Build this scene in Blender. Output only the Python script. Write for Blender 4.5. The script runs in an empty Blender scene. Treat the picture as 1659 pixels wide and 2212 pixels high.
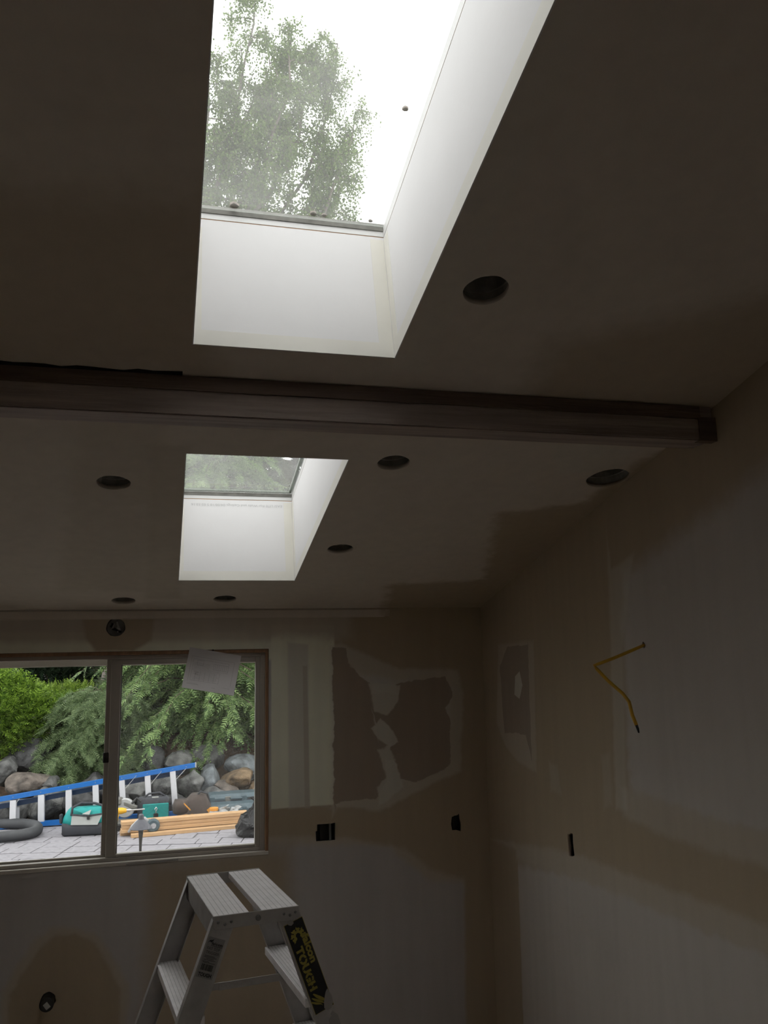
import bpy, bmesh, math, random
import numpy as np
from mathutils import Vector, Matrix, noise
from mathutils.geometry import tessellate_polygon

scene = bpy.context.scene
C = scene.collection
rng = random.Random(7)
nrng = np.random.default_rng(7)

# ------------------------------------------------------------------ camera
P, Y, RL, F, SL = 0.174457625, 0.252275891, -0.0222299933, 1830.43549, 0.224381804
D, ZC, XR = 4.881657, 2.128731, 1.849922          # back wall distance, eye height, right wall
T = math.tan(SL)
cp, sp, cy, sy, cr, sr = math.cos(P), math.sin(P), math.cos(Y), math.sin(Y), math.cos(RL), math.sin(RL)
FWD = np.array([sy * cp, cy * cp, sp]); R0 = np.array([cy, -sy, 0.0]); U0 = np.cross(R0, FWD)
RT = cr * R0 + sr * U0; UP = -sr * R0 + cr * U0
CAM = np.array([0, 0, ZC])
cd = bpy.data.cameras.new('camera'); cam = bpy.data.objects.new('camera', cd); C.objects.link(cam)
cd.sensor_fit = 'VERTICAL'; cd.sensor_height = 24.0; cd.lens = F / 2212 * 24.0
cd.clip_start = 0.05; cd.clip_end = 300
m = Matrix.Identity(4)
for i in range(3):
    m[i][0], m[i][1], m[i][2], m[i][3] = RT[i], UP[i], -FWD[i], CAM[i]
cam.matrix_world = m
scene.camera = cam

# ------------------------------------------------------------------ sky, exposure
SKY = 2.55
w = bpy.data.worlds.new('overcast_sky'); scene.world = w; w.use_nodes = True
bg = w.node_tree.nodes['Background']; bg.inputs[0].default_value = (1.0, 0.975, 0.975, 1); bg.inputs[1].default_value = SKY
w.cycles.sampling_method = 'NONE'                  # even overcast sky: cosine-sampled rays find it as well as light sampling
scene.view_settings.view_transform = 'Standard'; scene.view_settings.look = 'None'
scene.view_settings.exposure = 0.0; scene.view_settings.gamma = 1.0; scene.view_settings.use_curve_mapping = False
cyc = scene.cycles
cyc.use_denoising = True; cyc.use_adaptive_sampling = True; cyc.adaptive_threshold = .10; cyc.adaptive_min_samples = 16
try: cyc.denoiser = 'OPENIMAGEDENOISE'
except Exception: pass
cyc.max_bounces = 7; cyc.diffuse_bounces = 5; cyc.transmission_bounces = 4; cyc.glossy_bounces = 3; cyc.transparent_max_bounces = 16
cyc.caustics_reflective = False; cyc.caustics_refractive = False

# ------------------------------------------------------------------ photo-ray helpers
def ray(x, y): return FWD + RT * (x - 829.5) / F - UP * (y - 1106) / F
def back(x, y, d=D):
    v = ray(x, y); return CAM + v * d / v[1]
def right(x, y, X=XR):
    v = ray(x, y); return CAM + v * X / v[0]
def ceil_pt(x, y, off=0.0):
    v = ray(x, y); k = (2.44 + D * T + off / math.cos(SL) - ZC) / (v[2] + T * v[1]); return CAM + v * k
GZ = 0.30                                          # patio level
def ground(x, y, z=GZ):
    v = ray(x, y); return CAM + v * (z - ZC) / v[2]

# ------------------------------------------------------------------ mesh helpers
MATS = {}
ROOTM = {}
def empty(name, loc=(0, 0, 0), rz=0.0, mat=None):
    o = bpy.data.objects.new(name, None); C.objects.link(o); o.empty_display_size = 0.05
    M = mat if mat is not None else Matrix.Translation(Vector(loc)) @ Matrix.Rotation(rz, 4, 'Z')
    o.matrix_world = M; ROOTM[o.name] = M.copy()
    return o
def tag(o, label=None, cat=None, group=None, kind=None):
    if label: o['label'] = label
    if cat: o['category'] = cat
    if group: o['group'] = group
    if kind: o['kind'] = kind
    return o
def thing(name, label, cat, loc=(0, 0, 0), rz=0.0, group=None, mat=None):
    return tag(empty(name, loc, rz, mat), label, cat, group)
def rootm(o):
    while o is not None:
        if o.name in ROOTM: return ROOTM[o.name]
        o = o.parent
    return Matrix.Identity(4)
def link_mesh(name, me, mat, parent=None, smooth=False):
    o = bpy.data.objects.new(name, me); C.objects.link(o)
    if mat is not None:
        me.materials.clear(); me.materials.append(MATS[mat] if isinstance(mat, str) else mat)
    if smooth: me.shade_smooth()
    if parent is not None: o.parent = parent
    return o
class MB:
    """collects shapes; verts are world (or local when local=True at build)"""
    def __init__(s): s.v = []; s.f = []
    def add(s, vs, fs):
        n = len(s.v); s.v += [tuple(p) for p in vs]; s.f += [tuple(i + n for i in f) for f in fs]; return s
    def frame_box(s, o, ex, ey, ez, lo, hi, taper=None):
        o, ex, ey, ez = (np.array(q, float) for q in (o, ex, ey, ez)); vs = []
        for k in (0, 1):
            for (i, j) in ((0, 0), (1, 0), (1, 1), (0, 1)):
                vs.append(o + ex * (hi[0] if i else lo[0]) + ey * (hi[1] if j else lo[1]) + ez * (hi[2] if k else lo[2]))
        return s.add(vs, [(3, 2, 1, 0), (4, 5, 6, 7), (0, 1, 5, 4), (1, 2, 6, 5), (2, 3, 7, 6), (3, 0, 4, 7)])
    def box(s, lo, hi): return s.frame_box((0, 0, 0), (1, 0, 0), (0, 1, 0), (0, 0, 1), lo, hi)
    def bar(s, a, b, w, h, up=(0, 0, 1)):
        a = np.array(a, float); b = np.array(b, float); d = b - a; L = np.linalg.norm(d); d /= L
        u = np.array(up, float); sd = np.cross(d, u); sd /= np.linalg.norm(sd); u = np.cross(sd, d)
        return s.frame_box(a, d, sd, u, (0, -w / 2, -h / 2), (L, w / 2, h / 2))
    def tube(s, pts, r, n=8, caps=True, prof=None):
        pts = [np.array(p, float) for p in pts]; N = len(pts)
        rs = [r] * N if not hasattr(r, '__len__') else list(r)
        tg = [pts[min(i + 1, N - 1)] - pts[max(i - 1, 0)] for i in range(N)]
        tg = [t / (np.linalg.norm(t) + 1e-12) for t in tg]
        u = np.cross(tg[0], (0.0, 0.0, 1.0))
        if np.linalg.norm(u) < 1e-3: u = np.cross(tg[0], (0.0, 1.0, 0.0))
        u /= np.linalg.norm(u); vs = []
        for i in range(N):
            u = u - tg[i] * (u @ tg[i]); u /= np.linalg.norm(u) + 1e-12; w_ = np.cross(tg[i], u)
            for k in range(n):
                a = 2 * math.pi * k / n; vs.append(pts[i] + (u * math.cos(a) + w_ * math.sin(a)) * rs[i])
        fs = [(i * n + k, i * n + (k + 1) % n, (i + 1) * n + (k + 1) % n, (i + 1) * n + k) for i in range(N - 1) for k in range(n)]
        if caps: fs += [tuple(reversed(range(n))), tuple((N - 1) * n + k for k in range(n))]
        return s.add(vs, fs)
    def lathe(s, prof, o=(0, 0, 0), ax=(0, 0, 1), n=20, capped=True):
        o = np.array(o, float); ax = np.array(ax, float); ax /= np.linalg.norm(ax)
        u = np.cross(ax, (1.0, 0, 0));
        if np.linalg.norm(u) < 1e-2: u = np.cross(ax, (0, 1.0, 0))
        u /= np.linalg.norm(u); v = np.cross(ax, u); vs = []
        for (r, z) in prof:
            for k in range(n):
                a = 2 * math.pi * k / n; vs.append(o + ax * z + (u * math.cos(a) + v * math.sin(a)) * r)
        N = len(prof)
        fs = [(i * n + k, i * n + (k + 1) % n, (i + 1) * n + (k + 1) % n, (i + 1) * n + k) for i in range(N - 1) for k in range(n)]
        if capped: fs += [tuple(reversed(range(n))), tuple((N - 1) * n + k for k in range(n))]
        return s.add(vs, fs)
    def loft(s, secs, n=24, e=4.0):
        """secs: (z, cx, cy, hx, hy) superellipse sections"""
        vs = []
        for (z, cx, cy_, hx, hy) in secs:
            for k in range(n):
                a = 2 * math.pi * (k + .5) / n; c_, s_ = math.cos(a), math.sin(a)
                vs.append((cx + hx * math.copysign(abs(c_) ** (2 / e), c_), cy_ + hy * math.copysign(abs(s_) ** (2 / e), s_), z))
        N = len(secs)
        fs = [(i * n + k, i * n + (k + 1) % n, (i + 1) * n + (k + 1) % n, (i + 1) * n + k) for i in range(N - 1) for k in range(n)]
        fs += [tuple(reversed(range(n))), tuple((N - 1) * n + k for k in range(n))]
        return s.add(vs, fs)
    def prism(s, poly, o, ex, ey, ez, t):
        """polygon in (ex,ey), thickness along ez"""
        o, ex, ey, ez = (np.array(q, float) for q in (o, ex, ey, ez)); n = len(poly)
        vs = [o + ex * a + ey * b for a, b in poly] + [o + ex * a + ey * b + ez * t for a, b in poly]
        fs = [tuple(reversed(range(n))), tuple(range(n, 2 * n))] + [(i, (i + 1) % n, n + (i + 1) % n, n + i) for i in range(n)]
        return s.add(vs, fs)
    def warp(s, fn): s.v = [tuple(fn(Vector(p))) for p in s.v]; return s
    def build(s, name, mat, parent=None, smooth=False, local=False, bevel=0.0):
        vs = s.v
        if parent is not None and not local:
            inv = rootm(parent).inverted(); vs = [inv @ Vector(p) for p in vs]
        me = bpy.data.meshes.new(name); me.from_pydata([tuple(p) for p in vs], [], s.f); me.update()
        bm = bmesh.new(); bm.from_mesh(me); bmesh.ops.recalc_face_normals(bm, faces=bm.faces)
        if bevel > 0:
            bmesh.ops.bevel(bm, geom=bm.edges[:] , offset=bevel, segments=1, affect='EDGES', clamp_overlap=True)
        bm.to_mesh(me); bm.free()
        return link_mesh(name, me, mat, parent, smooth)
def np_mesh(name, verts, faces, mat, parent=None):
    verts = np.asarray(verts, np.float32); faces = np.asarray(faces, np.int32); k = faces.shape[1]
    if parent is not None:
        inv = np.array(rootm(parent).inverted()); verts = (verts @ inv[:3, :3].T + inv[:3, 3]).astype(np.float32)
    me = bpy.data.meshes.new(name)
    me.vertices.add(len(verts)); me.vertices.foreach_set('co', verts.ravel())
    me.loops.add(faces.size); me.loops.foreach_set('vertex_index', faces.ravel())
    me.polygons.add(len(faces)); me.polygons.foreach_set('loop_start', np.arange(len(faces), dtype=np.int32) * k)
    try: me.polygons.foreach_set('loop_total', np.full(len(faces), k, np.int32))
    except Exception: pass
    me.update(calc_edges=True); me.validate()
    return link_mesh(name, me, mat, parent)
def slab(name, outer, holes, t, M, mat, parent=None, kind=None):
    """flat plate with holes: 2D loops -> filled, extruded 0..t along local z, placed by M (world)"""
    cu = bpy.data.curves.new('tmp', 'CURVE'); cu.dimensions = '2D'; cu.fill_mode = 'BOTH'; cu.extrude = t / 2
    for lp in [outer] + holes:
        sp_ = cu.splines.new('POLY'); sp_.points.add(len(lp) - 1); sp_.use_cyclic_u = True
        for p, q in zip(sp_.points, lp): p.co = (q[0], q[1], 0, 1)
    ob = bpy.data.objects.new('tmp', cu); C.objects.link(ob)
    dg = bpy.context.evaluated_depsgraph_get(); me = bpy.data.meshes.new_from_object(ob.evaluated_get(dg))
    bpy.data.objects.remove(ob); bpy.data.curves.remove(cu)
    me.name = name
    me.transform(M @ Matrix.Translation((0, 0, t / 2)))
    if parent is not None: me.transform(rootm(parent).inverted())
    bm = bmesh.new(); bm.from_mesh(me); bmesh.ops.remove_doubles(bm, verts=bm.verts, dist=1e-5)
    bmesh.ops.recalc_face_normals(bm, faces=bm.faces); bm.to_mesh(me); bm.free()
    o = link_mesh(name, me, mat, parent)
    if kind: o['kind'] = kind
    return o
def text_mesh(name, body, o, ex, ey, height, mat, parent, width=None, bold=0.0, lift=0.0004, align='LEFT'):
    """lettering as thin mesh: baseline origin o, reading direction ex, up ey, cap height"""
    cu = bpy.data.curves.new('tmp', 'FONT'); cu.body = body; cu.size = 1.0; cu.offset = bold; cu.resolution_u = 3
    ob = bpy.data.objects.new('tmp', cu); C.objects.link(ob)
    dg = bpy.context.evaluated_depsgraph_get(); me = bpy.data.meshes.new_from_object(ob.evaluated_get(dg))
    bpy.data.objects.remove(ob); bpy.data.curves.remove(cu)
    n = len(me.vertices); a = np.zeros(n * 3); me.vertices.foreach_get('co', a); a = a.reshape(-1, 3)
    sx = sy_ = height / 0.70
    if width: sx = width / max(1e-6, a[:, 0].max() - a[:, 0].min())
    a[:, 0] -= a[:, 0].min()
    o, ex, ey = (np.array(q, float) for q in (o, ex, ey)); ez = np.cross(ex, ey)
    wv = o + np.outer(a[:, 0] * sx, ex) + np.outer(a[:, 1] * sy_, ey) + ez * lift
    inv = np.array(rootm(parent).inverted()); wv = wv @ inv[:3, :3].T + inv[:3, 3]
    me.vertices.foreach_set('co', wv.astype(np.float32).ravel()); me.update(); me.name = name
    return link_mesh(name, me, mat, parent)

# ------------------------------------------------------------------ materials
def new_mat(name):
    mt = bpy.data.materials.new(name); mt.use_nodes = True; nt = mt.node_tree
    MATS[name] = mt
    return mt, nt, nt.nodes['Principled BSDF']
def N(nt, t, **kw):
    n = nt.nodes.new(t)
    for k, v in kw.items(): setattr(n, k, v)
    return n
def simple(name, col, rough=.6, metal=0.0, var=.12, scale=8.0, bump=0.0, bscale=60.0, stretch=None, spec=.5):
    mt, nt, p = new_mat(name)
    tc = N(nt, 'ShaderNodeTexCoord'); src = tc.outputs['Object']
    if stretch:
        mp = N(nt, 'ShaderNodeMapping'); mp.inputs['Scale'].default_value = stretch; nt.links.new(src, mp.inputs[0]); src = mp.outputs[0]
    ns = N(nt, 'ShaderNodeTexNoise'); ns.inputs['Scale'].default_value = scale; ns.inputs['Detail'].default_value = 5
    nt.links.new(src, ns.inputs['Vector'])
    cr_ = N(nt, 'ShaderNodeValToRGB'); e = cr_.color_ramp.elements
    e[0].position = .3; e[1].position = .72
    e[0].color = (*[c * (1 - var) for c in col], 1); e[1].color = (*[min(1, c * (1 + var)) for c in col], 1)
    nt.links.new(ns.outputs['Fac'], cr_.inputs[0]); nt.links.new(cr_.outputs[0], p.inputs['Base Color'])
    p.inputs['Roughness'].default_value = rough; p.inputs['Metallic'].default_value = metal
    p.inputs['Specular IOR Level'].default_value = spec
    if bump:
        nb = N(nt, 'ShaderNodeTexNoise'); nb.inputs['Scale'].default_value = bscale; nb.inputs['Detail'].default_value = 4
        nt.links.new(src, nb.inputs['Vector'])
        b = N(nt, 'ShaderNodeBump'); b.inputs['Strength'].default_value = bump; b.inputs['Distance'].default_value = .01
        nt.links.new(nb.outputs['Fac'], b.inputs['Height']); nt.links.new(b.outputs[0], p.inputs['Normal'])
    return mt
def leafy(name, c0, c1, trans=.35, rough=.55):
    mt, nt, p = new_mat(name)
    g = N(nt, 'ShaderNodeNewGeometry'); cr_ = N(nt, 'ShaderNodeValToRGB'); e = cr_.color_ramp.elements
    e[0].color = (*c0, 1); e[1].color = (*c1, 1)
    nt.links.new(g.outputs['Random Per Island'], cr_.inputs[0]); nt.links.new(cr_.outputs[0], p.inputs['Base Color'])
    p.inputs['Roughness'].default_value = rough; p.inputs['Specular IOR Level'].default_value = .25
    tr = N(nt, 'ShaderNodeBsdfTranslucent'); nt.links.new(cr_.outputs[0], tr.inputs[0])
    mx = N(nt, 'ShaderNodeMixShader'); mx.inputs[0].default_value = trans
    nt.links.new(p.outputs[0], mx.inputs[1]); nt.links.new(tr.outputs[0], mx.inputs[2])
    nt.links.new(mx.outputs[0], nt.nodes['Material Output'].inputs[0])
    return mt
def glass(name, film, tint=(.96, .98, .97), spots=0.0, scale=3.0, stretch=(1, 1, 1), refl=.06):
    """clear pane: straight-through glass with a milky film (dirt on windows, painted haze on skylights) and a mirror sheen at grazing angles"""
    mt, nt, p = new_mat(name); nt.nodes.remove(p)
    tr = N(nt, 'ShaderNodeBsdfTransparent'); tr.inputs[0].default_value = (*tint, 1)
    tl = N(nt, 'ShaderNodeBsdfTranslucent'); tl.inputs[0].default_value = (.85, .86, .84, 1)
    df = N(nt, 'ShaderNodeBsdfDiffuse'); df.inputs[0].default_value = (.6, .6, .58, 1)
    dd = N(nt, 'ShaderNodeMixShader'); dd.inputs[0].default_value = .25
    nt.links.new(tl.outputs[0], dd.inputs[1]); nt.links.new(df.outputs[0], dd.inputs[2])
    gl = N(nt, 'ShaderNodeBsdfGlossy'); gl.inputs['Roughness'].default_value = .02
    tc = N(nt, 'ShaderNodeTexCoord'); mp = N(nt, 'ShaderNodeMapping'); mp.inputs['Scale'].default_value = stretch
    nt.links.new(tc.outputs['Object'], mp.inputs[0])
    ns = N(nt, 'ShaderNodeTexNoise'); ns.inputs['Scale'].default_value = scale; ns.inputs['Detail'].default_value = 6
    nt.links.new(mp.outputs[0], ns.inputs['Vector'])
    mr = N(nt, 'ShaderNodeMapRange'); mr.inputs[1].default_value = .35; mr.inputs[2].default_value = .75
    mr.inputs[3].default_value = film * .6; mr.inputs[4].default_value = film * 1.5
    nt.links.new(ns.outputs['Fac'], mr.inputs[0])
    m1 = N(nt, 'ShaderNodeMixShader'); nt.links.new(mr.outputs[0], m1.inputs[0]); nt.links.new(tr.outputs[0], m1.inputs[1]); nt.links.new(dd.outputs[0], m1.inputs[2])
    fr = N(nt, 'ShaderNodeLayerWeight'); fr.inputs[0].default_value = .25
    ml = N(nt, 'ShaderNodeMath', operation='MULTIPLY'); ml.inputs[1].default_value = refl * 4; nt.links.new(fr.outputs['Fresnel'], ml.inputs[0])
    m2 = N(nt, 'ShaderNodeMixShader'); nt.links.new(ml.outputs[0], m2.inputs[0]); nt.links.new(m1.outputs[0], m2.inputs[1]); nt.links.new(gl.outputs[0], m2.inputs[2])
    nt.links.new(m2.outputs[0], nt.nodes['Material Output'].inputs[0])
    return mt

def convex_parts(poly):
    """split a polygon into convex pieces"""
    tris = [list(t) for t in tessellate_polygon([[Vector((x, y, 0)) for x, y in poly]])]
    def area(l): return sum(poly[l[i]][0] * poly[l[(i + 1) % len(l)]][1] - poly[l[(i + 1) % len(l)]][0] * poly[l[i]][1] for i in range(len(l)))
    ps = [t if area(t) > 0 else t[::-1] for t in tris if abs(area(t)) > 1e-9]
    def convex(l):
        n = len(l)
        for i in range(n):
            a, b, c = poly[l[i]], poly[l[(i + 1) % n]], poly[l[(i + 2) % n]]
            if (b[0] - a[0]) * (c[1] - b[1]) - (b[1] - a[1]) * (c[0] - b[0]) < -1e-9: return False
        return True
    done = False
    while not done:
        done = True
        for i in range(len(ps)):
            for j in range(i + 1, len(ps)):
                A, B = ps[i], ps[j]
                for k in range(len(A)):
                    e = (A[k], A[(k + 1) % len(A)])
                    for q in range(len(B)):
                        if (B[(q + 1) % len(B)], B[q]) == e:
                            L = A[(k + 1):] + A[:(k + 1)]          # starts at e[1], ends at e[0]
                            Bn = B[(q + 1):] + B[:(q + 1)]         # starts at e[0], ends at e[1]
                            mg = L + Bn[1:-1]
                            if len(set(mg)) == len(mg) and convex(mg):
                                ps[i] = mg; ps.pop(j); done = False
                            break
                    if not done: break
                if not done: break
            if not done: break
    return [[poly[i] for i in l] for l in ps]

def simplify(poly, tol):
    """drop polygon corners that stray less than tol from the line between their neighbours"""
    poly = list(poly)
    while len(poly) > 4:
        best = None
        for i in range(len(poly)):
            a, p, b = poly[i - 1], poly[i], poly[(i + 1) % len(poly)]
            L = math.hypot(b[0] - a[0], b[1] - a[1]); d = abs((b[0] - a[0]) * (p[1] - a[1]) - (b[1] - a[1]) * (p[0] - a[0])) / max(L, 1e-6)
            if best is None or d < best[0]: best = (d, i)
        if best[0] > tol: break
        poly.pop(best[1])
    return poly
def plaster(name, base, layers, axes, to2d, rough=.85):
    """drywall: base paper colour with compound patches. layers: (colour, px polygon, softness m, opacity, wobble m)"""
    mt, nt, p = new_mat(name); lk = nt.links.new
    geo = N(nt, 'ShaderNodeNewGeometry'); sep = N(nt, 'ShaderNodeSeparateXYZ'); lk(geo.outputs['Position'], sep.inputs[0])
    ns = N(nt, 'ShaderNodeTexNoise'); ns.inputs['Scale'].default_value = 11.0; ns.inputs['Detail'].default_value = 3; ns.inputs['Roughness'].default_value = .6
    lk(geo.outputs['Position'], ns.inputs['Vector'])
    nsep = N(nt, 'ShaderNodeSeparateColor'); lk(ns.outputs['Color'], nsep.inputs[0])
    def warped(amp):
        cmb = N(nt, 'ShaderNodeCombineXYZ'); cmb.inputs[2].default_value = 1.0
        for i, ax in enumerate(axes):
            ma = N(nt, 'ShaderNodeMath', operation='MULTIPLY_ADD'); lk(nsep.outputs[i], ma.inputs[0]); ma.inputs[1].default_value = amp
            sb = N(nt, 'ShaderNodeMath', operation='SUBTRACT'); lk(sep.outputs[ax], sb.inputs[0]); sb.inputs[1].default_value = amp * .5
            lk(sb.outputs[0], ma.inputs[2]); lk(ma.outputs[0], cmb.inputs[i])
        return cmb.outputs[0]
    cache = {}
    # paper tone: large soft mottling and vertical sanding streaks
    n2 = N(nt, 'ShaderNodeTexNoise'); n2.inputs['Scale'].default_value = 1.9; n2.inputs['Detail'].default_value = 3; lk(geo.outputs['Position'], n2.inputs['Vector'])
    mp = N(nt, 'ShaderNodeMapping'); mp.inputs['Scale'].default_value = (9, 9, .8); lk(geo.outputs['Position'], mp.inputs[0])
    n3 = N(nt, 'ShaderNodeTexNoise'); n3.inputs['Scale'].default_value = 2.0; n3.inputs['Detail'].default_value = 1; lk(mp.outputs[0], n3.inputs['Vector'])
    ad = N(nt, 'ShaderNodeMath', operation='ADD'); lk(n2.outputs['Fac'], ad.inputs[0]); lk(n3.outputs['Fac'], ad.inputs[1])
    mrv = N(nt, 'ShaderNodeMapRange'); mrv.inputs[1].default_value = .6; mrv.inputs[2].default_value = 1.4; mrv.inputs[3].default_value = .95; mrv.inputs[4].default_value = 1.05
    lk(ad.outputs[0], mrv.inputs[0])
    rgb = N(nt, 'ShaderNodeRGB'); rgb.outputs[0].default_value = (*base, 1); cur = rgb.outputs[0]
    for (col, pxp, soft, op, wob) in layers:
        poly = simplify([to2d(*q) for q in pxp], max(.012, soft * .5)); val = None
        if wob not in cache: cache[wob] = warped(wob)
        for cv in convex_parts(poly):
            mn = None
            for i in range(len(cv)):
                a, b = cv[i], cv[(i + 1) % len(cv)]; ex_, ey_ = b[0] - a[0], b[1] - a[1]; L = math.hypot(ex_, ey_)
                if L < 1e-6: continue
                nx, ny = -ey_ / L, ex_ / L
                dt = N(nt, 'ShaderNodeVectorMath', operation='DOT_PRODUCT'); lk(cache[wob], dt.inputs[0]); dt.inputs[1].default_value = (nx, ny, -(nx * a[0] + ny * a[1]))
                if mn is None: mn = dt.outputs['Value']
                else:
                    k = N(nt, 'ShaderNodeMath', operation='MINIMUM'); lk(mn, k.inputs[0]); lk(dt.outputs['Value'], k.inputs[1]); mn = k.outputs[0]
            if val is None: val = mn
            else:
                k = N(nt, 'ShaderNodeMath', operation='MAXIMUM'); lk(val, k.inputs[0]); lk(mn, k.inputs[1]); val = k.outputs[0]
        mr = N(nt, 'ShaderNodeMapRange'); mr.interpolation_type = 'SMOOTHSTEP'
        mr.inputs[1].default_value = -soft; mr.inputs[2].default_value = 0.0; mr.inputs[3].default_value = 0.0; mr.inputs[4].default_value = op
        lk(val, mr.inputs[0])
        mx = N(nt, 'ShaderNodeMix', data_type='RGBA'); lk(mr.outputs[0], mx.inputs[0]); lk(cur, mx.inputs[6]); mx.inputs[7].default_value = (*col, 1)
        cur = mx.outputs[2]
    vm = N(nt, 'ShaderNodeVectorMath', operation='SCALE'); lk(cur, vm.inputs[0]); lk(mrv.outputs[0], vm.inputs['Scale'])
    lk(vm.outputs[0], p.inputs['Base Color'])
    p.inputs['Roughness'].default_value = rough; p.inputs['Specular IOR Level'].default_value = .2
    nb = N(nt, 'ShaderNodeTexNoise'); nb.inputs['Scale'].default_value = 12; nb.inputs['Detail'].default_value = 2; lk(geo.outputs['Position'], nb.inputs['Vector'])
    b = N(nt, 'ShaderNodeBump'); b.inputs['Strength'].default_value = .25; b.inputs['Distance'].default_value = .01
    lk(nb.outputs['Fac'], b.inputs['Height']); lk(b.outputs[0], p.inputs['Normal'])
    return mt

PAPER = (.58, .545, .53); TAN = (.50, .41, .295); DARK = (.42, .345, .275); CREAM = (.90, .89, .74); PALE = (.72, .685, .61); HALO = (.60, .53, .44)
b2 = lambda x, y: (lambda q: (q[0], q[2]))(back(x, y))
r2 = lambda x, y: (lambda q: (q[1], q[2]))(right(x, y))
c2 = lambda x, y: (lambda q: (q[0], q[1]))(ceil_pt(x, y))
back_layers = [
    (HALO, [(575, 1745), (720, 1740), (860, 1700), (1075, 1690), (1075, 1905), (985, 1905), (930, 1890), (880, 1850), (840, 1815), (600, 1818), (575, 1815)], .05, 1, .05),
    (TAN, [(575, 1752), (720, 1748), (860, 1700), (1075, 1600), (1075, 1890), (990, 1888), (935, 1870), (880, 1825), (740, 1800), (600, 1805), (575, 1800)], .04, 1, .05),
    (TAN, [(1008, 1850), (1075, 1850), (1090, 2260), (1013, 2260)], .03, 1, .02),
    (TAN, [(350, 1895), (600, 1860), (612, 2260), (340, 2260)], .14, .9, .08),
    (HALO, [(5, 2260), (15, 2140), (45, 2095), (75, 2045), (110, 2015), (160, 2012), (210, 2030), (245, 2075), (268, 2130), (268, 2260)], .04, 1, .04),
    (TAN, [(18, 2260), (28, 2150), (58, 2102), (88, 2055), (118, 2028), (158, 2025), (202, 2042), (232, 2085), (253, 2135), (253, 2260)], .03, 1, .04),
    (TAN, [(700, 1325), (1060, 1300), (1075, 1760), (965, 1720), (985, 1480), (860, 1455), (760, 1440), (700, 1380)], .05, 1, .05),
    (CREAM, [(-60, 1372), (602, 1372), (602, 1420), (-60, 1420)], .03, .9, .01),
    (HALO, [(-60, 1325), (700, 1320), (720, 1375), (-60, 1378)], .05, .8, .02),
    (TAN, [(185, 1330), (330, 1330), (322, 1380), (285, 1402), (210, 1402), (190, 1375)], .03, .9, .03),
    (CREAM, [(588, 1352), (719, 1352), (728, 1735), (588, 1745)], .012, 1, .006),
    (PALE, [(625, 1392), (662, 1396), (664, 1738), (628, 1742)], .02, .8, .004),
    (HALO, [(560, 1318), (740, 1318), (740, 1360), (690, 1372), (600, 1366), (560, 1360)], .09, .9, .06),
    (HALO, [(655, 1440), (662, 1440), (668, 1745), (660, 1745)], .008, .7, .003),
    (PALE, [(735, 1395), (860, 1450), (985, 1450), (995, 1500), (990, 1660), (900, 1700), (820, 1745), (724, 1738), (718, 1398)], .03, .6, .04),
    (DARK, [(718, 1398), (748, 1402), (757, 1440), (798, 1478), (806, 1520), (806, 1570), (815, 1610), (829, 1640), (832, 1690), (812, 1724), (775, 1733), (725, 1734)], .008, 1, .055),
    (DARK, [(858, 1476), (905, 1470), (962, 1462), (976, 1500), (964, 1530), (972, 1590), (968, 1655), (928, 1670), (898, 1686), (866, 1682), (852, 1640), (842, 1600), (856, 1570), (858, 1520)], .008, 1, .055),
    (DARK, [(800, 1500), (862, 1500), (860, 1640), (826, 1640)], .008, 1, .05),
    (PALE, [(797, 1478), (862, 1482), (858, 1512), (836, 1545), (812, 1535)], .014, .9, .04),
    (PALE, [(803, 1572), (822, 1555), (848, 1580), (858, 1602), (842, 1612), (815, 1592)], .010, .95, .03),
    (PALE, [(818, 1620), (840, 1612), (866, 1682), (870, 1700), (822, 1735), (818, 1700), (834, 1680)], .014, .85, .05),
]
right_layers = [
    (TAN, [(1000, 1200), (1330, 1200), (1340, 1400), (1352, 1745), (1420, 1780), (1560, 1800), (1700, 1850), (1760, 2080), (1640, 2005), (1500, 1950), (1420, 1925), (1300, 1880), (1230, 1860), (1117, 1838), (1000, 1830)], .07, 1, .08),
    (TAN, [(1000, 1800), (1116, 1832), (1132, 2300), (1000, 2300)], .02, 1, .02),
    (HALO, [(1117, 1830), (1240, 1852), (1430, 1925), (1659, 2015), (1760, 2055), (1760, 2090), (1659, 2045), (1430, 1962), (1240, 1885), (1117, 1850)], .04, .9, .05),
    (HALO, [(1345, 1712), (1450, 1755), (1600, 1790), (1760, 1850), (1760, 1890), (1600, 1835), (1450, 1800), (1350, 1755)], .04, .9, .05),
    (TAN, [(1000, 1330), (1659, 760), (1800, 640), (1800, 860), (1659, 960), (1330, 1220), (1330, 1300), (1000, 1380)], .12, 1, .08),
    (PALE, [(1318, 1240), (1362, 1210), (1340, 1400), (1350, 1740), (1334, 1740), (1326, 1400)], .03, .45, .03),
    (HALO, [(1078, 1398), (1150, 1390), (1156, 1660), (1120, 1640), (1095, 1610), (1075, 1560)], .03, .8, .03),
    (DARK, [(1095, 1398), (1140, 1394), (1143, 1500), (1148, 1640), (1136, 1584), (1090, 1582), (1084, 1520), (1080, 1440)], .006, 1, .03),
    (PALE, [(1113, 1462), (1122, 1452), (1128, 1480), (1122, 1508), (1112, 1500)], .006, 1, .008),
    (PALE, [(1190, 1655), (1202, 1660), (1208, 1705), (1192, 1700)], .035, .25, .04),
    (PALE, [(1304, 1640), (1314, 1636), (1318, 1730), (1308, 1735)], .035, .25, .04),
]
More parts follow.
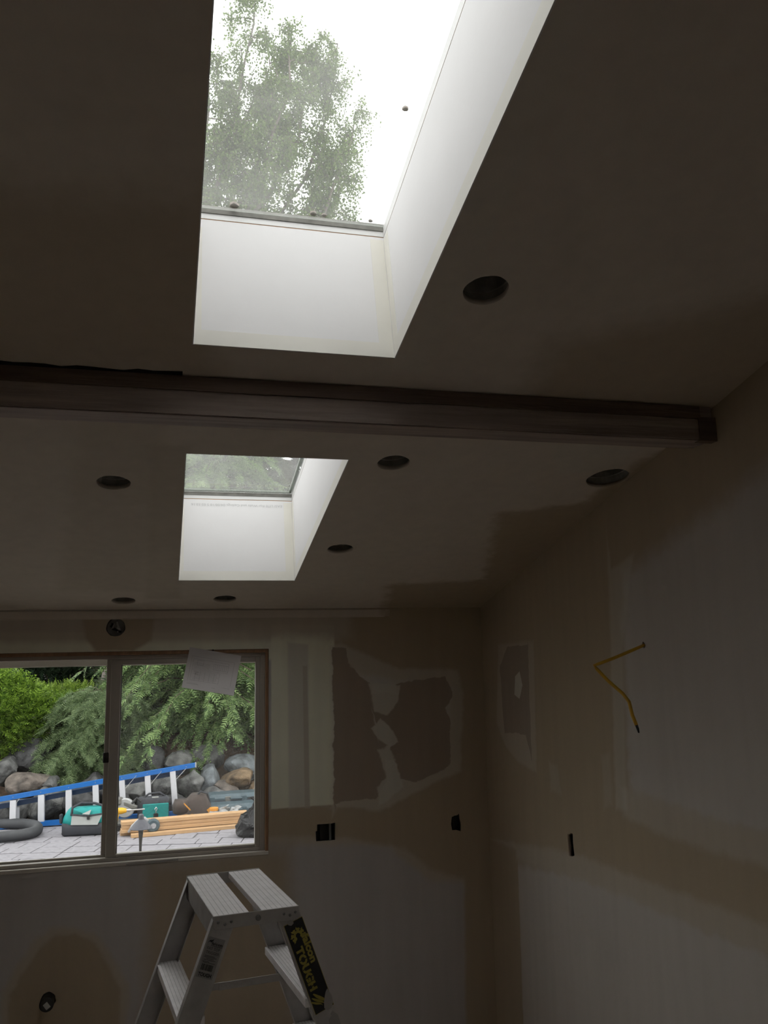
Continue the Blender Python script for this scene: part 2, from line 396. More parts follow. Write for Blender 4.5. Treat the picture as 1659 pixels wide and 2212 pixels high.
ceil_layers = [
    (TAN, [(-80, 470), (380, 490), (395, 760), (-80, 740)], .2, .65, .12),
    (TAN, [(1240, 770), (1500, 735), (1800, 650), (1800, 800), (1560, 890), (1200, 850)], .2, .75, .12),
    (TAN, [(840, 1330), (856, 1268), (1060, 1255), (1092, 1115), (1265, 1092), (1330, 1060), (1420, 985), (1500, 965), (1320, 1100), (1060, 1320)], .08, 1, .12),
    (PALE, [(1200, 965), (1290, 955), (1360, 975), (1330, 1010), (1215, 1020)], .03, .55, .04),
    (HALO, [(340, 970), (395, 970), (380, 1290), (325, 1290)], .05, .6, .01),
    (PALE, [(860, 790), (1230, -30), (1300, -30), (915, 800)], .03, .35, .01),
    (HALO, [(200, 925), (330, 925), (290, 1270), (150, 1270)], .1, .5, .06),
]
plaster('drywall_back', PAPER, back_layers, (0, 2), b2)
plaster('drywall_right', (.63, .58, .535), right_layers, (1, 2), r2)
plaster('drywall_ceiling', (.74, .665, .585), ceil_layers, (0, 1), c2)
plaster('drywall_plain', (.72, .67, .61), [], (0, 2), b2)
simple('shaft_white', (.80, .79, .79), .75, var=.02, scale=3, bump=.08, bscale=20)
simple('shaft_bead', (.80, .78, .72), .8, var=.03, scale=6)
simple('print_grey', (.56, .56, .56), .8, var=.02)
simple('vinyl_white', (.75, .75, .74), .45, var=.02)
simple('gasket', (.20, .195, .175), .7, var=.2, scale=30)
simple('spacer', (.13, .17, .12), .5, var=.2, scale=30)
simple('raw_wood', (.42, .24, .11), .7, var=.25, scale=6, stretch=(1, 8, 8))
simple('jamb_wood', (.33, .19, .105), .6, var=.25, scale=8, stretch=(6, 6, 1))
simple('window_vinyl', (.50, .46, .41), .45, var=.05, scale=3)
simple('soffit_white', (.75, .71, .66), .6, var=.04)
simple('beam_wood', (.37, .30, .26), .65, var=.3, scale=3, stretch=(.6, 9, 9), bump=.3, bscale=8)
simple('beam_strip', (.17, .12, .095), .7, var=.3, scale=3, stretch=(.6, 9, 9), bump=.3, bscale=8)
simple('black_void', (.012, .012, .012), .7, var=.3)
simple('can_metal', (.45, .44, .41), .55, metal=.1, var=.3, scale=25)
simple('blue_plastic', (.04, .12, .16), .5)
simple('box_metal', (.33, .33, .32), .4, metal=.3, var=.2, scale=30)
simple('box_dark', (.03, .03, .03), .5)
simple('abs_black', (.018, .018, .018), .4)
simple('label_white', (.55, .55, .52), .6, var=.05)
simple('paper', (.72, .69, .70), .8, var=.02)
_nt = MATS['paper'].node_tree; _tl = N(_nt, 'ShaderNodeBsdfTranslucent'); _tl.inputs[0].default_value = (.72, .69, .70, 1); _mx = N(_nt, 'ShaderNodeMixShader'); _mx.inputs[0].default_value = .22
_nt.links.new(_nt.nodes['Principled BSDF'].outputs[0], _mx.inputs[1]); _nt.links.new(_tl.outputs[0], _mx.inputs[2]); _nt.links.new(_mx.outputs[0], _nt.nodes['Material Output'].inputs[0])
simple('ink', (.30, .28, .29), .8, var=.05)
simple('cable_yellow', (.70, .42, .03), .45, var=.1)
simple('aluminium', (.52, .505, .49), .5, metal=.35, var=.14, scale=14, bump=.1, bscale=90)
simple('tread', (.93, .90, .91), .6, metal=.05, var=.06, scale=30)
simple('groove', (.48, .46, .46), .6, metal=.3)
simple('rivet', (.30, .30, .30), .35, metal=.9)
simple('sticker_black', (.016, .017, .02), .5, var=.3, scale=40)
simple('sticker_yellow', (.40, .34, .07), .55, var=.15, scale=60)
simple('sticker_silver', (.33, .32, .31), .5, var=.06, scale=40)
simple('ink_dark', (.10, .095, .09), .7)
simple('ink_black', (.02, .02, .02), .6)
simple('mud_splash', (.42, .40, .38), .9, var=.05)
simple('subfloor', (.64, .58, .51), .8, var=.2, scale=3)
simple('stud_wood', (.12, .09, .06), .8, var=.2)
simple('roofing', (.12, .12, .12), .9)
simple('paver', (.265, .255, .275), .85, var=.22, scale=6, bump=.4, bscale=40)
simple('joint_sand', (.20, .19, .18), .95, var=.2, scale=30)
simple('soil', (.10, .065, .045), .95, var=.5, scale=18, bump=1.0, bscale=25)
simple('ground_green', (.07, .09, .04), .95, var=.4, scale=4)
for i, c in enumerate([(.10, .10, .098), (.125, .125, .12), (.12, .10, .085), (.055, .055, .056), (.17, .115, .065), (.135, .15, .16)]):
    simple('rock%d' % i, c, .9, var=.65, scale=7, bump=1.0, bscale=9)
    for nd in MATS['rock%d' % i].node_tree.nodes:
        if nd.bl_idname == 'ShaderNodeBump': nd.inputs['Distance'].default_value = .06
simple('bark', (.10, .075, .055), .9, var=.4, scale=12, bump=.6, bscale=20)
simple('birch_bark', (.13, .11, .095), .8, var=.35, scale=5)
simple('ladder_blue', (.010, .125, .42), .35, var=.05)
simple('ladder_blue_shaded', (.008, .03, .08), .45, var=.1)  # rear rails: ladder blue darkened, their shade put into the colour
simple('step_white', (.60, .60, .63), .4, metal=.1, var=.04)
simple('hose_grey', (.05, .052, .056), .6, var=.15)
simple('teal', (.004, .25, .235), .65, var=.1, scale=20)
simple('teal_dark', (.003, .14, .13), .65, var=.1, scale=20)
simple('bag_charcoal', (.035, .037, .044), .75, var=.2, scale=15)
simple('bag_grey', (.33, .34, .325), .7, var=.06, scale=20)
simple('bag_brown', (.055, .04, .033), .8, var=.3, scale=14)
simple('orange', (.60, .26, .03), .6)
simple('drill_yellow', (.75, .40, .02), .45)
simple('chrome', (.6, .6, .6), .25, metal=.9)
simple('tool_grey', (.17, .165, .15), .5, metal=.2, var=.25, scale=20)
simple('tool_light', (.38, .38, .38), .45, var=.1)
simple('case_blue', (.06, .09, .105), .5, var=.2, scale=12)
simple('clear_plastic', (.30, .31, .31), .25, var=.3, scale=25)
simple('lumber', (.50, .31, .155), .7, var=.14, scale=4, stretch=(1.2, 10, 10))
simple('lumber_end', (.45, .29, .155), .8, var=.2, scale=30)
simple('bin_bag', (.008, .008, .009), .3, var=.2, bump=.3, bscale=14, spec=.32)
simple('lamp_bronze', (.085, .085, .10), .5, metal=.3, var=.1)
simple('stem_bronze', (.05, .045, .04), .5, metal=.3)
simple('dark_panel', (.02, .02, .025), .5)
simple('post_white', (.55, .54, .52), .7)
simple('stone_wall', (.22, .20, .19), .9, var=.3)
simple('debris', (.25, .20, .16), .9, var=.3, scale=40)
leafy('birch_leaf', (.07, .12, .035), (.21, .29, .10), .5)
leafy('spruce_leaf', (0.060, 0.115, 0.040), (0.288, 0.408, 0.156), .3)
leafy('hemlock_leaf', (0.075, 0.120, 0.055), (0.264, 0.348, 0.168), .3)
leafy('shrub_leaf', (0.030, 0.075, 0.008), (0.288, 0.444, 0.060), .3)
leafy('hedge_leaf', (0.110, 0.190, 0.025), (0.324, 0.456, 0.084), .35)
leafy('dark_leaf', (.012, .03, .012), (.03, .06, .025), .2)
leafy('tall_leaf', (.03, .055, .025), (.10, .13, .06), .3)
leafy('blade_leaf', (0.080, 0.180, 0.030), (0.240, 0.408, 0.096), .35)
glass('skylight_glass', .10, scale=2.5, stretch=(1, 1, 1))  # milky film puts the pale veil of haze and overexposure into the panes
glass('window_glass_clear', .004, scale=3)
glass('window_glass_hazy', .022, scale=1.6, stretch=(1.6, 1, .6))

# ------------------------------------------------------------------ room shell
XL, YF = -2.2, -1.5  # unseen left and front walls, drawn in close to raise the bounce light
cS, sS = math.cos(SL), math.sin(SL)
MC = Matrix(((1, 0, 0, 0), (0, cS, sS, D), (0, -sS, cS, 2.44), (0, 0, 0, 1)))     # ceiling frame: x, down-slope, normal
def cl(x, v, n=0.0): return np.array(MC @ Vector((x, v, n)))
def vof(y): return (y - D) / cS
def rough_circle(cx, cy_, r, n=44, amp=.012, seed=0):
    q = random.Random(seed); ph = [q.uniform(0, 6.28) for _ in range(4)]
    out = []
    for k in range(n):
        a = 2 * math.pi * k / n
        rr = r * (1 + amp * (math.sin(3 * a + ph[0]) + .7 * math.sin(7 * a + ph[1]) + .6 * q.uniform(-1, 1)))
        out.append((cx + rr * math.cos(a), cy_ + rr * math.sin(a)))
    return out
SKYL = [(.055, .642, vof(4.386), vof(4.386) - 1.42), (.056, .645, vof(2.331), vof(2.331) - 1.42)]   # x0,x1,v far,v near
PT = .003
can_px = [((1050, 628), 'round can light opening right of the large skylight'),
          ((850, 1000), 'round can light opening right of small skylight, just below the beam'),
          ((1298, 1033), 'can light opening tight against the right wall with bluish box inside'),
          ((245, 1043), 'round can light opening left of the small skylight'),
          ((735, 1186), 'small can light opening by lower right corner of small skylight'),
          ((267, 1298), 'can light opening above the round wall box, near the crown strip'),
          ((486, 1294), 'can light opening above the window, below the small skylight')]
cans = []
for k, (q, lab) in enumerate(can_px):
    p = ceil_pt(*q); cans.append((p[0], vof(p[1]), .062 if k != 2 else .088, lab))
holes = [[(x0 - PT, v1 - PT), (x1 + PT, v1 - PT), (x1 + PT, v0 + PT), (x0 - PT, v0 + PT)] for (x0, x1, v0, v1) in SKYL]
for k, (x, v, r, lab) in enumerate(cans):
    if k == 2: x = XR - .10; cans[2] = (x, v, r, lab)
    holes.append(rough_circle(x, v, r, seed=k))
slab('ceiling', [(XL, vof(YF)), (XR, vof(YF)), (XR, 0), (XL, 0)], holes, .016, MC, 'drywall_ceiling', kind='structure')
rh = [[(x0 - .04, v1 - .04), (x1 + .04, v1 - .04), (x1 + .04, v0 + .04), (x0 - .04, v0 + .04)] for (x0, x1, v0, v1) in SKYL]
slab('roof', [(XL - .5, vof(YF) - .4), (XR + .5, vof(YF) - .4), (XR + .5, .65), (XL - .5, .65)], rh, .05, MC @ Matrix.Translation((0, 0, .455)), 'roofing', kind='structure')

# back wall, local (x,z) -> world; thickness goes outward (+y)
WX0, WX1, WZ0, WZ1 = -1.12, .566, 1.105, 2.214
MBACK = Matrix(((1, 0, 0, 0), (0, 0, 1, D), (0, 1, 0, 0), (0, 0, 0, 1)))
def bxz(*pts): return [(back(*q)[0], back(*q)[2]) for q in pts]
H_A = bxz((685, 1781), (716, 1779), (719, 1778), (724, 1777), (724, 1790), (724, 1815), (716, 1816), (700, 1817), (683, 1818), (682, 1806), (681, 1796), (685, 1795))
H_B = bxz((976, 1765), (982, 1762), (988, 1761), (992, 1757), (993, 1768), (996, 1780), (996, 1796), (986, 1793), (977, 1794), (974, 1780))
jb = back(250, 1355); H_J = rough_circle(jb[0], jb[2], .050, seed=11, amp=.02)
pp = back(104, 2160); H_P = rough_circle(pp[0], pp[2], .036, seed=12, amp=.03)
slab('wall_back', [(XL, 0), (XR, 0), (XR, 2.44), (XL, 2.44)], [[(WX0, WZ0), (WX1, WZ0), (WX1, WZ1), (WX0, WZ1)], H_A, H_B, H_J, H_P], .016, MBACK, 'drywall_back', kind='structure')
def rct(c_, hw, hh): return [(c_[0] - hw, c_[1] - hh), (c_[0] + hw, c_[1] - hh), (c_[0] + hw, c_[1] + hh), (c_[0] - hw, c_[1] + hh)]
def b2p(*q): c_ = back(*q); return c_[0], c_[2]
slab('wall_core', [(XL, 0), (XR, 0), (XR, 2.44), (XL, 2.44)], [[(WX0, WZ0), (WX1, WZ0), (WX1, WZ1), (WX0, WZ1)], rct(b2p(703, 1797), .068, .066), rct(b2p(985, 1776), .044, .066), rct((jb[0], jb[2]), .054, .054), rct((pp[0], pp[2]), .045, .045)], .134, MBACK @ Matrix.Translation((0, 0, .016)), 'stud_wood', bpy.data.objects['wall_back'])
# gable side walls in (y,z)
MRIGHT = Matrix(((0, 0, 1, XR), (1, 0, 0, 0), (0, 1, 0, 0), (0, 0, 0, 1)))
def ryz(*pts): return [(right(*q)[1], right(*q)[2]) for q in pts]
H_C = ryz((1225, 1800), (1229, 1803), (1233, 1799), (1237, 1801), (1238, 1822), (1241, 1848), (1234, 1851), (1229, 1849), (1228, 1830), (1226, 1812))
ch = right(1390, 1394); H_D = rough_circle(ch[1], ch[2], .013, n=16, seed=5, amp=.1)
gable = [(YF, 0), (D + .15, 0), (D + .15, 2.44 + .0), (D, 2.44), (YF, 2.44 + (D - YF) * T)]
slab('wall_right', gable, [H_C, H_D], .016, MRIGHT, 'drywall_right', kind='structure')
cq = right(1232, 1825)
slab('wall_core', gable, [rct((cq[1], cq[2]), .054, .079), rct((ch[1], ch[2]), .03, .03)], .104, MRIGHT @ Matrix.Translation((0, 0, .016)), 'stud_wood', bpy.data.objects['wall_right'])
slab('wall_sheathing', gable, [], .01, MRIGHT @ Matrix.Translation((0, 0, .12)), 'stud_wood', bpy.data.objects['wall_right'])
slab('wall_sheathing', [(XL, 0), (XR, 0), (XR, 2.44), (XL, 2.44)], [[(WX0, WZ0), (WX1, WZ0), (WX1, WZ1), (WX0, WZ1)]], .01, MBACK @ Matrix.Translation((0, 0, .15)), 'stud_wood', bpy.data.objects['wall_back'])
slab('wall_left', gable, [], .12, Matrix(((0, 0, -1, XL), (1, 0, 0, 0), (0, 1, 0, 0), (0, 0, 0, 1))), 'drywall_plain', kind='structure')
ZF = 2.44 + (D - YF) * T
mb = MB(); mb.box((XL, YF - .12, 0), (XR, YF, ZF)); tag(mb.build('wall_front', 'drywall_plain'), kind='structure')
mb = MB(); mb.box((XL - .1, YF - .1, -.1), (XR + .1, D + .15, 0)); tag(mb.build('floor', 'subfloor'), kind='structure')
# taped crown strip along the top of the back wall
mb = MB(); mb.box((XL, D - .004, 2.392), (1.28, D, 2.432)); mb.box((XL, D - .002, 2.387), (1.25, D, 2.392))
tag(mb.build('trim_1', 'drywall_ceiling', bevel=.002), kind='structure')

# ------------------------------------------------------------------ skylights
def skylight(name, S, lettering=False):
    x0, x1, v0, v1 = S
    root = tag(empty(name, mat=MC.copy()), kind='structure')
    H = .45
    def lb(lo, hi, nm, mat, parent=root, bevel=0.0):
        q = MB(); q.box(lo, hi); return q.build(nm, mat, parent, local=True, bevel=bevel)
    far = lb((x0 - PT, v0, 0), (x1 + PT, v0 + PT, H), 'shaft_panel', 'shaft_white')
    lb((x0 - PT, v1 - PT, 0), (x1 + PT, v1, H), 'shaft_panel', 'shaft_white')
    lf = lb((x0 - PT, v1, 0), (x0, v0, H), 'shaft_panel', 'shaft_white')
    rt = lb((x1, v1, 0), (x1 + PT, v0, H), 'shaft_panel', 'shaft_white')
    # compound feathered along the inside corners and the metal corner bead along the ceiling edge
    e = .0008
    lb((x1 - .045, v0 - e, .03), (x1 - .002, v0, H - .01), 'corner_tape', 'shaft_bead', far)
    lb((x0 + .002, v0 - e, .03), (x0 + .022, v0, H - .03), 'corner_tape', 'shaft_bead', far)
    lb((x0 + .002, v0 - e * 1.5, .0), (x1 - .002, v0, .05), 'corner_bead', 'shaft_bead', far)
    lb((x1 - e, v1 + .01, .0), (x1, v0 - .002, .05), 'corner_bead', 'shaft_bead', rt)
    lb((x1 - e, v0 - .05, .05), (x1, v0 - .002, H - .01), 'corner_tape', 'shaft_bead', rt)
    def ring(a0, a1, inset, nm, mat, wd=.03, parent=root):
        q = MB()
        X0, X1, V0, V1 = x0 + inset, x1 - inset, v0 - inset, v1 + inset
        q.box((X0 - wd, V1 - wd, a0), (X1 + wd, V1, a1)); q.box((X0 - wd, V0, a0), (X1 + wd, V0 + wd, a1))
        q.box((X0 - wd, V1, a0), (X0, V0, a1)); q.box((X1, V1, a0), (X1 + wd, V0, a1))
        return q.build(nm, mat, parent, local=True)
    ring(H, H + .004, -.002, 'rough_frame', 'raw_wood')
    ring(H + .004, H + .024, 0.0, 'frame', 'vinyl_white')
    lb((x0 - .03, v0 - .004, H + .024), (x1 + .03, v0 + .03, H + .040), 'gasket', 'gasket')
    ring(H + .024, H + .040, -.001, 'frame_lip', 'vinyl_white', wd=.02)
    pane = lb((x0 - .02, v1 - .02, H + .041), (x1 + .02, v0 + .02, H + .045), 'pane', 'skylight_glass')
    ring(H + .046, H + .056, -.012 if not lettering else .016, 'glass_spacer', 'spacer', wd=.012)
    ring(H + .046, H + .07, -.016, 'flashing', 'gasket', wd=.05)
    if lettering:
        a = ceil_pt(609, 1092, .43); zt = .425
        o = cl(x1 - .055, v0, zt)
        ex = -np.array((1., 0, 0)); ey = -np.array(MC.to_3x3() @ Vector((0, 0, 1)))
        text_mesh('lettering', 'EASI LITE For Walls and Ceilings 04/08/18 S 02:33:16', o, ex, ey, .013, 'print_grey', far, width=.475, lift=.0010)
    return root
skylight('window_2', SKYL[0], True)
skylight('window_3', SKYL[1])
# scraps lying on the large skylight's glass
def scrap(px, py, sz, label, seed, group=None):
    p = ceil_pt(px, py, .4955); q = random.Random(seed); o = np.array(p)
    ex = np.array((1., 0, 0)); ey = np.array((0, cS, -sS)); ez = np.array((0, sS, cS))
    poly = [(sz * .5 * math.cos(a) * q.uniform(.75, 1.15), sz * .4 * math.sin(a) * q.uniform(.75, 1.15)) for a in [i * 2 * math.pi / 7 for i in range(7)]]
    mb = MB(); mb.prism(poly, o, ex, ey, ez, sz * .3)
    root = mb.build('debris_scrap', 'debris')
    return tag(root, label, 'debris', group)
scrap(876, 236, .020, 'lone brown scrap lying mid-glass on the large skylight', 1)
for k, (a, b, s_) in enumerate([(506, 448, .028), (677, 465, .022), (700, 469, .016), (800, 481, .014)]):
    scrap(a, b - 3, s_, ['largest dry scrap at left end of large skylight lower edge', 'tan dry scrap at middle of large skylight lower edge', 'small scrap just right of the tan one on large skylight edge', 'tiny scrap near right corner of large skylight lower edge'][k], 20 + k, 'dry scraps along the large skylight edge')

# ------------------------------------------------------------------ beam
BY0, BY1, BZ = 2.497, 2.617, 2.866
zt0 = 2.44 + (D - BY0) * T; zt1 = 2.44 + (D - BY1) * T
root = thing('ceiling_beam', 'dark stained wooden beam crossing the ceiling between the two skylights', 'beam', (XL, BY0, BZ))
mb = MB()
x_l, x_r = XL, XR - .012
vs = []
for x in (x_l, x_r): vs += [(x, BY0, BZ), (x, BY1, BZ), (x, BY1, zt1), (x, BY0, zt0)]
mb.add(vs, [(0, 1, 2, 3), (4, 5, 6, 7), (0, 1, 5, 4), (1, 2, 6, 5), (2, 3, 7, 6), (3, 0, 4, 7)])
mb.build('beam_body', 'beam_wood', root)
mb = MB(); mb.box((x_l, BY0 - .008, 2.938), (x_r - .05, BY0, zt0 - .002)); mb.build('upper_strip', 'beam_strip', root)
mb = MB(); mb.box((x_r - .055, BY0 - .006, BZ - .006), (x_r + .012, BY0 + .03, 2.945)); mb.build('end_block', 'beam_strip', root)
mb = MB(); mb.box((x_l, BY0 + .006, BZ - .004), (x_r - .03, BY1 - .004, BZ)); mb.build('soffit_board', 'beam_wood', root)
# torn drywall edge above the beam on the left
mb = MB(); q = random.Random(3); xs = np.linspace(-1.2, .03, 30); top = []
for x in xs: top.append((x, q.uniform(.012, .026)))
vs = []
for x, h in top:
    y_ = BY0 - h; vs += [(x, BY0 - .001, 2.44 + (D - BY0) * T - .0035), (x, y_, 2.44 + (D - y_) * T - .0035)]
mb.add(vs, [(2 * i, 2 * i + 1, 2 * i + 3, 2 * i + 2) for i in range(len(top) - 1)])
mb.add([(a, b, c + .003) for a, b, c in vs], [(2 * i, 2 * i + 2, 2 * i + 3, 2 * i + 1) for i in range(len(top) - 1)])
mb.build('torn_edge', 'black_void', root)

# ------------------------------------------------------------------ can light housings
for k, (x, v, r, lab) in enumerate(cans):
    M = MC @ Matrix.Translation((x, v, .016))
    t_ = thing('can_light_housing', lab, 'light housing', mat=M, group='can light openings in the ceiling')
    rr = r + .012 if k != 2 else r + .006
    h = .12
    mb = MB(); mb.lathe([(r + .02 if k != 2 else r + .008, 0), (rr, 0), (rr, .03), (rr - .004, .032), (rr - .004, h), (rr, h + .004), (rr + .003, h), (rr + .004, 0.001), (r + .02 if k != 2 else r + .008, .001)], n=28, capped=False)
    mb.build('housing', 'can_metal', t_, smooth=False, local=True)
    mb = MB(); mb.lathe([(.001, h), (rr, h), (rr, h + .005), (.001, h + .006)], n=28, capped=True); mb.build('housing_top', 'can_metal', t_, local=True)
    mb = MB(); mb.lathe([(.004, h - .035), (.018, h - .032), (.02, h - .004), (.01, h)], n=14); mb.build('lamp_socket', 'box_dark', t_, local=True)
    if k == 2:
        mb = MB(); mb.box((-.075, -.03, .03), (-.02, .045, .09)); mb.build('splice_box', 'blue_plastic', t_, local=True, bevel=.004)

# ------------------------------------------------------------------ window
W1 = tag(empty('window_1', ((WX0 + WX1) / 2, D, WZ0)), kind='structure')
def wbox(nm, lo, hi, mat, parent=W1, bevel=.002):
    q = MB(); q.box(lo, hi); return q.build(nm, mat, parent, bevel=bevel)
yo = D + .15
# wood stops around the opening
wbox('wood_stop', (WX1 - .018, D + .004, WZ0 + .02), (WX1 - .001, D + .05, WZ1 - .001), 'jamb_wood')
wbox('wood_stop', (WX0 + .001, D + .004, WZ1 - .020), (WX1 - .018, D + .05, WZ1 - .001), 'jamb_wood')
wbox('wood_stop', (WX0 + .001, D + .004, WZ0 + .02), (WX0 + .018, D + .05, WZ1 - .02), 'jamb_wood')
# outer frame
FX0, FX1, FZ0, FZ1 = WX0 + .018, WX1 - .018, WZ0 + .02, WZ1 - .02
wbox('frame_jamb', (FX1 - .026, D + .03, FZ0), (FX1, yo - .01, FZ1), 'window_vinyl')
wbox('frame_jamb', (FX0, D + .03, FZ0), (FX0 + .03, yo - .01, FZ1), 'window_vinyl')
wbox('frame_head', (FX0 + .03, D + .03, FZ1 - .022), (FX1 - .026, yo - .01, FZ1), 'window_vinyl')
wbox('frame_sill', (FX0 + .03, D + .03, FZ0), (FX1 - .026, yo - .01, FZ0 + .018), 'window_vinyl')
wbox('track_rail', (FX0 + .03, D + .075, FZ0 + .018), (FX1 - .026, D + .085, FZ0 + .028), 'window_vinyl')
# sliding sash on the right
ys0, ys1 = D + .038, D + .072
def wp(px, py, d): q = back(px, py, d); return q[0], q[2]
gx0, gz1 = wp(264.6, 1436, ys0); gx1, _ = wp(551.0, 1620, ys0); _, gz0 = wp(400, 1834.5, ys0); gx0b, _ = wp(246.6, 1845, ys0)
gx0 = (gx0 + gx0b) / 2
sash = tag(empty('tmp')) if False else None
SX0 = wp(234, 1640, ys0)[0]
wbox('sash_stile', (SX0, ys0, FZ0 + .018), (gx0, ys1, FZ1 - .022), 'window_vinyl')
wbox('sash_stile', (gx1, ys0, FZ0 + .018), (FX1 - .026, ys1, FZ1 - .022), 'window_vinyl')
wbox('sash_rail', (gx0, ys0, FZ0 + .018), (gx1, ys1, gz0), 'window_vinyl')
wbox('sash_rail', (gx0, ys0, gz1), (gx1, ys1, FZ1 - .022), 'window_vinyl')
wbox('glazing_bead', (gx0 - .002, ys0 + .012, gz0), (gx0 + .006, ys1 - .008, gz1), 'gasket')
wbox('pane', (gx0, ys0 + .018, gz0), (gx1, ys0 + .022, gz1), 'window_glass_hazy', bevel=0)
# fixed light on the left
MX = SX0 + .012
wbox('meeting_stile', (SX0 - .026, D + .078, FZ0 + .018), (MX + .02, D + .105, FZ1 - .022), 'window_vinyl')
wbox('pane', (FX0 + .03, D + .088, FZ0 + .018), (MX, D + .092, FZ1 - .022), 'window_glass_clear', bevel=0)
lx, lz = wp(227, 1637, ys0)
lt = wbox('latch', (lx - .012, ys0 - .004, lz - .026), (SX0 + .002, ys0 + .02, lz + .026), 'box_dark', bevel=.003)
# exterior head board seen above the left light, and drywall sill with a dab of compound
wbox('head_board', (FX0 - .3, D + .42, 2.138), (FX1 + .3, D + .46, 2.30), 'soffit_white')
wbox('sill_board', (WX0 + .001, D - .002, WZ0 + .001), (WX1 - .001, yo - .03, WZ0 + .02), 'drywall_plain')
q0 = back(272, 1873); q1 = back(385, 1862)
mb = MB(); mb.prism([(0, 0), (q1[0] - q0[0], .003), (q1[0] - q0[0], .011), (.10, .012), (0, .006)], (q0[0], D - .002, WZ0 + .004), (1, 0, 0), (0, 0, 1), (0, -1, 0), .003); mb.build('compound_dab', 'mud_splash', W1)

# ------------------------------------------------------------------ pinned plan
A_ = [np.array(back(*q, D - .006)) for q in ((410, 1398), (526, 1415), (503, 1505), (389, 1484))]
cen = sum(A_) / 4; ex = (A_[1] - A_[0]) + (A_[2] - A_[3]); ex /= np.linalg.norm(ex); ey = np.cross((0, 1.0, 0), ex) * -1
ey = np.array((-ex[2], 0, ex[0])); pw, ph = .287, .222; out = np.array((0, -1., 0))
root = thing('paper_plan', 'white sheet with printed cabinet plan pinned askew over the window top', 'paper', tuple(cen - ey * ph / 2))
mb = MB(); n_ = 8; vs = []
for j in range(n_ + 1):
    for i in range(n_ + 1):
        u_, v_ = i / n_ - .5, j / n_ - .5; lift = .004 * (v_ - .5) ** 2 + .002 * math.sin(u_ * 5)
        vs.append(cen + ex * u_ * pw + ey * v_ * ph + out * lift)
fs = [(j * (n_ + 1) + i, j * (n_ + 1) + i + 1, (j + 1) * (n_ + 1) + i + 1, (j + 1) * (n_ + 1) + i) for j in range(n_) for i in range(n_)]
mb.add(vs, fs); sheet = mb.build('sheet', 'paper', root)
mb = MB()
def pl(u0, v0_, u1, v1_, w_=.0008):
    a = cen + ex * u0 * pw + ey * v0_ * ph; b = cen + ex * u1 * pw + ey * v1_ * ph
    k1 = out * (.004 * (v0_ - .5) ** 2 + .002 * math.sin(u0 * 5) + .0007); k2 = out * (.004 * (v1_ - .5) ** 2 + .002 * math.sin(u1 * 5) + .0007)
    mb.bar(a + k1, b + k2, w_, .0003, up=out)
def rect(u0, v0_, u1, v1_): pl(u0, v0_, u1, v0_); pl(u1, v0_, u1, v1_); pl(u1, v1_, u0, v1_); pl(u0, v1_, u0, v0_)
q = random.Random(4)
rect(-.38, .0, .30, .24); rect(-.38, -.28, .16, -.03); rect(-.30, .10, -.18, .22); rect(.02, .04, .30, .18)
for i in range(8): pl(.02 + i * .035, .04, .02 + i * .035, .18)
for i in range(5): pl(-.36, .03 + i * .03, -.05, .03 + i * .03)
for i in range(7): pl(-.35 + q.uniform(0, .05), -.06 - i * .03, .1 + q.uniform(0, .06), -.06 - i * .03)
for i in range(5): pl(-.3 + i * .09, -.28, -.3 + i * .09, -.05)
pl(-.42, -.38, -.2, -.38); pl(-.42, -.36, -.22, -.36); pl(.05, -.40, .12, -.40); pl(.25, -.36, .4, -.36); pl(-.42, .3, .4, .3); pl(.4, .3, .4, -.32); pl(-.42, .3, -.42, -.32)
for i in range(14): u = q.uniform(-.36, -.26); v_ = q.uniform(-.14, -.06); pl(u, v_, u + .03, v_)
mb.build('plan_drawing', 'ink', sheet)
pin = np.array(back(460, 1404.5, D - .008))
mb = MB(); mb.lathe([(.0045, 0), (.0045, .004), (.003, .006), (.004, .010)], pin, out, n=10)
mb.tube([pin - out * .006, pin], .0007, 6); mb.build('push_pin', 'abs_black', root)

# ------------------------------------------------------------------ openings for boxes in the walls
def wallbox(name, label, cen, hw, hh, depth, nrm, mat='box_dark', strips=()):
    """open-front electrical box; nrm points into the wall"""
    nrm = np.array(nrm, float); ez = np.array((0, 0, 1.)); ex_ = np.cross(nrm, ez); cen = np.array(cen)
    r_ = thing(name, label, 'outlet box', tuple(cen))
    q = MB(); t_ = .003
    q.frame_box(cen, ex_, ez, nrm, (-hw, -hh, depth - t_), (hw, hh, depth))
    for (a0, a1, b0, b1) in ((-hw, hw, -hh, -hh + t_), (-hw, hw, hh - t_, hh), (-hw, -hw + t_, -hh, hh), (hw - t_, hw, -hh, hh)):
        q.frame_box(cen, ex_, ez, nrm, (a0, b0, .018), (a1, b1, depth))
    q.build('box_shell', mat, r_)
    for (a, w_, mm) in strips:
        q = MB(); q.frame_box(cen, ex_, ez, nrm, (a - w_, -hh * .85, depth - .035), (a + w_, hh * .85, depth - .004)); q.build('mounting_strip', mm, r_)
    return r_
ca = back(703, 1797); wallbox('outlet_box', 'double outlet opening with metal strip below the dark wall patch', ca, .064, .062, .075, (0, 1, 0), strips=((.034, .006, 'box_metal'), (-.012, .012, 'box_dark'), (-.05, .003, 'box_metal')))
cb = back(985, 1776); wallbox('outlet_box', 'ragged single outlet opening on back wall near the room corner', cb, .040, .062, .07, (0, 1, 0), strips=((.0, .008, 'box_dark'),))
cc = right(1232, 1825); wallbox('outlet_box', 'narrow tall outlet opening on the right wall', cc, .05, .075, .07, (1, 0, 0), strips=((.01, .006, 'box_dark'),))
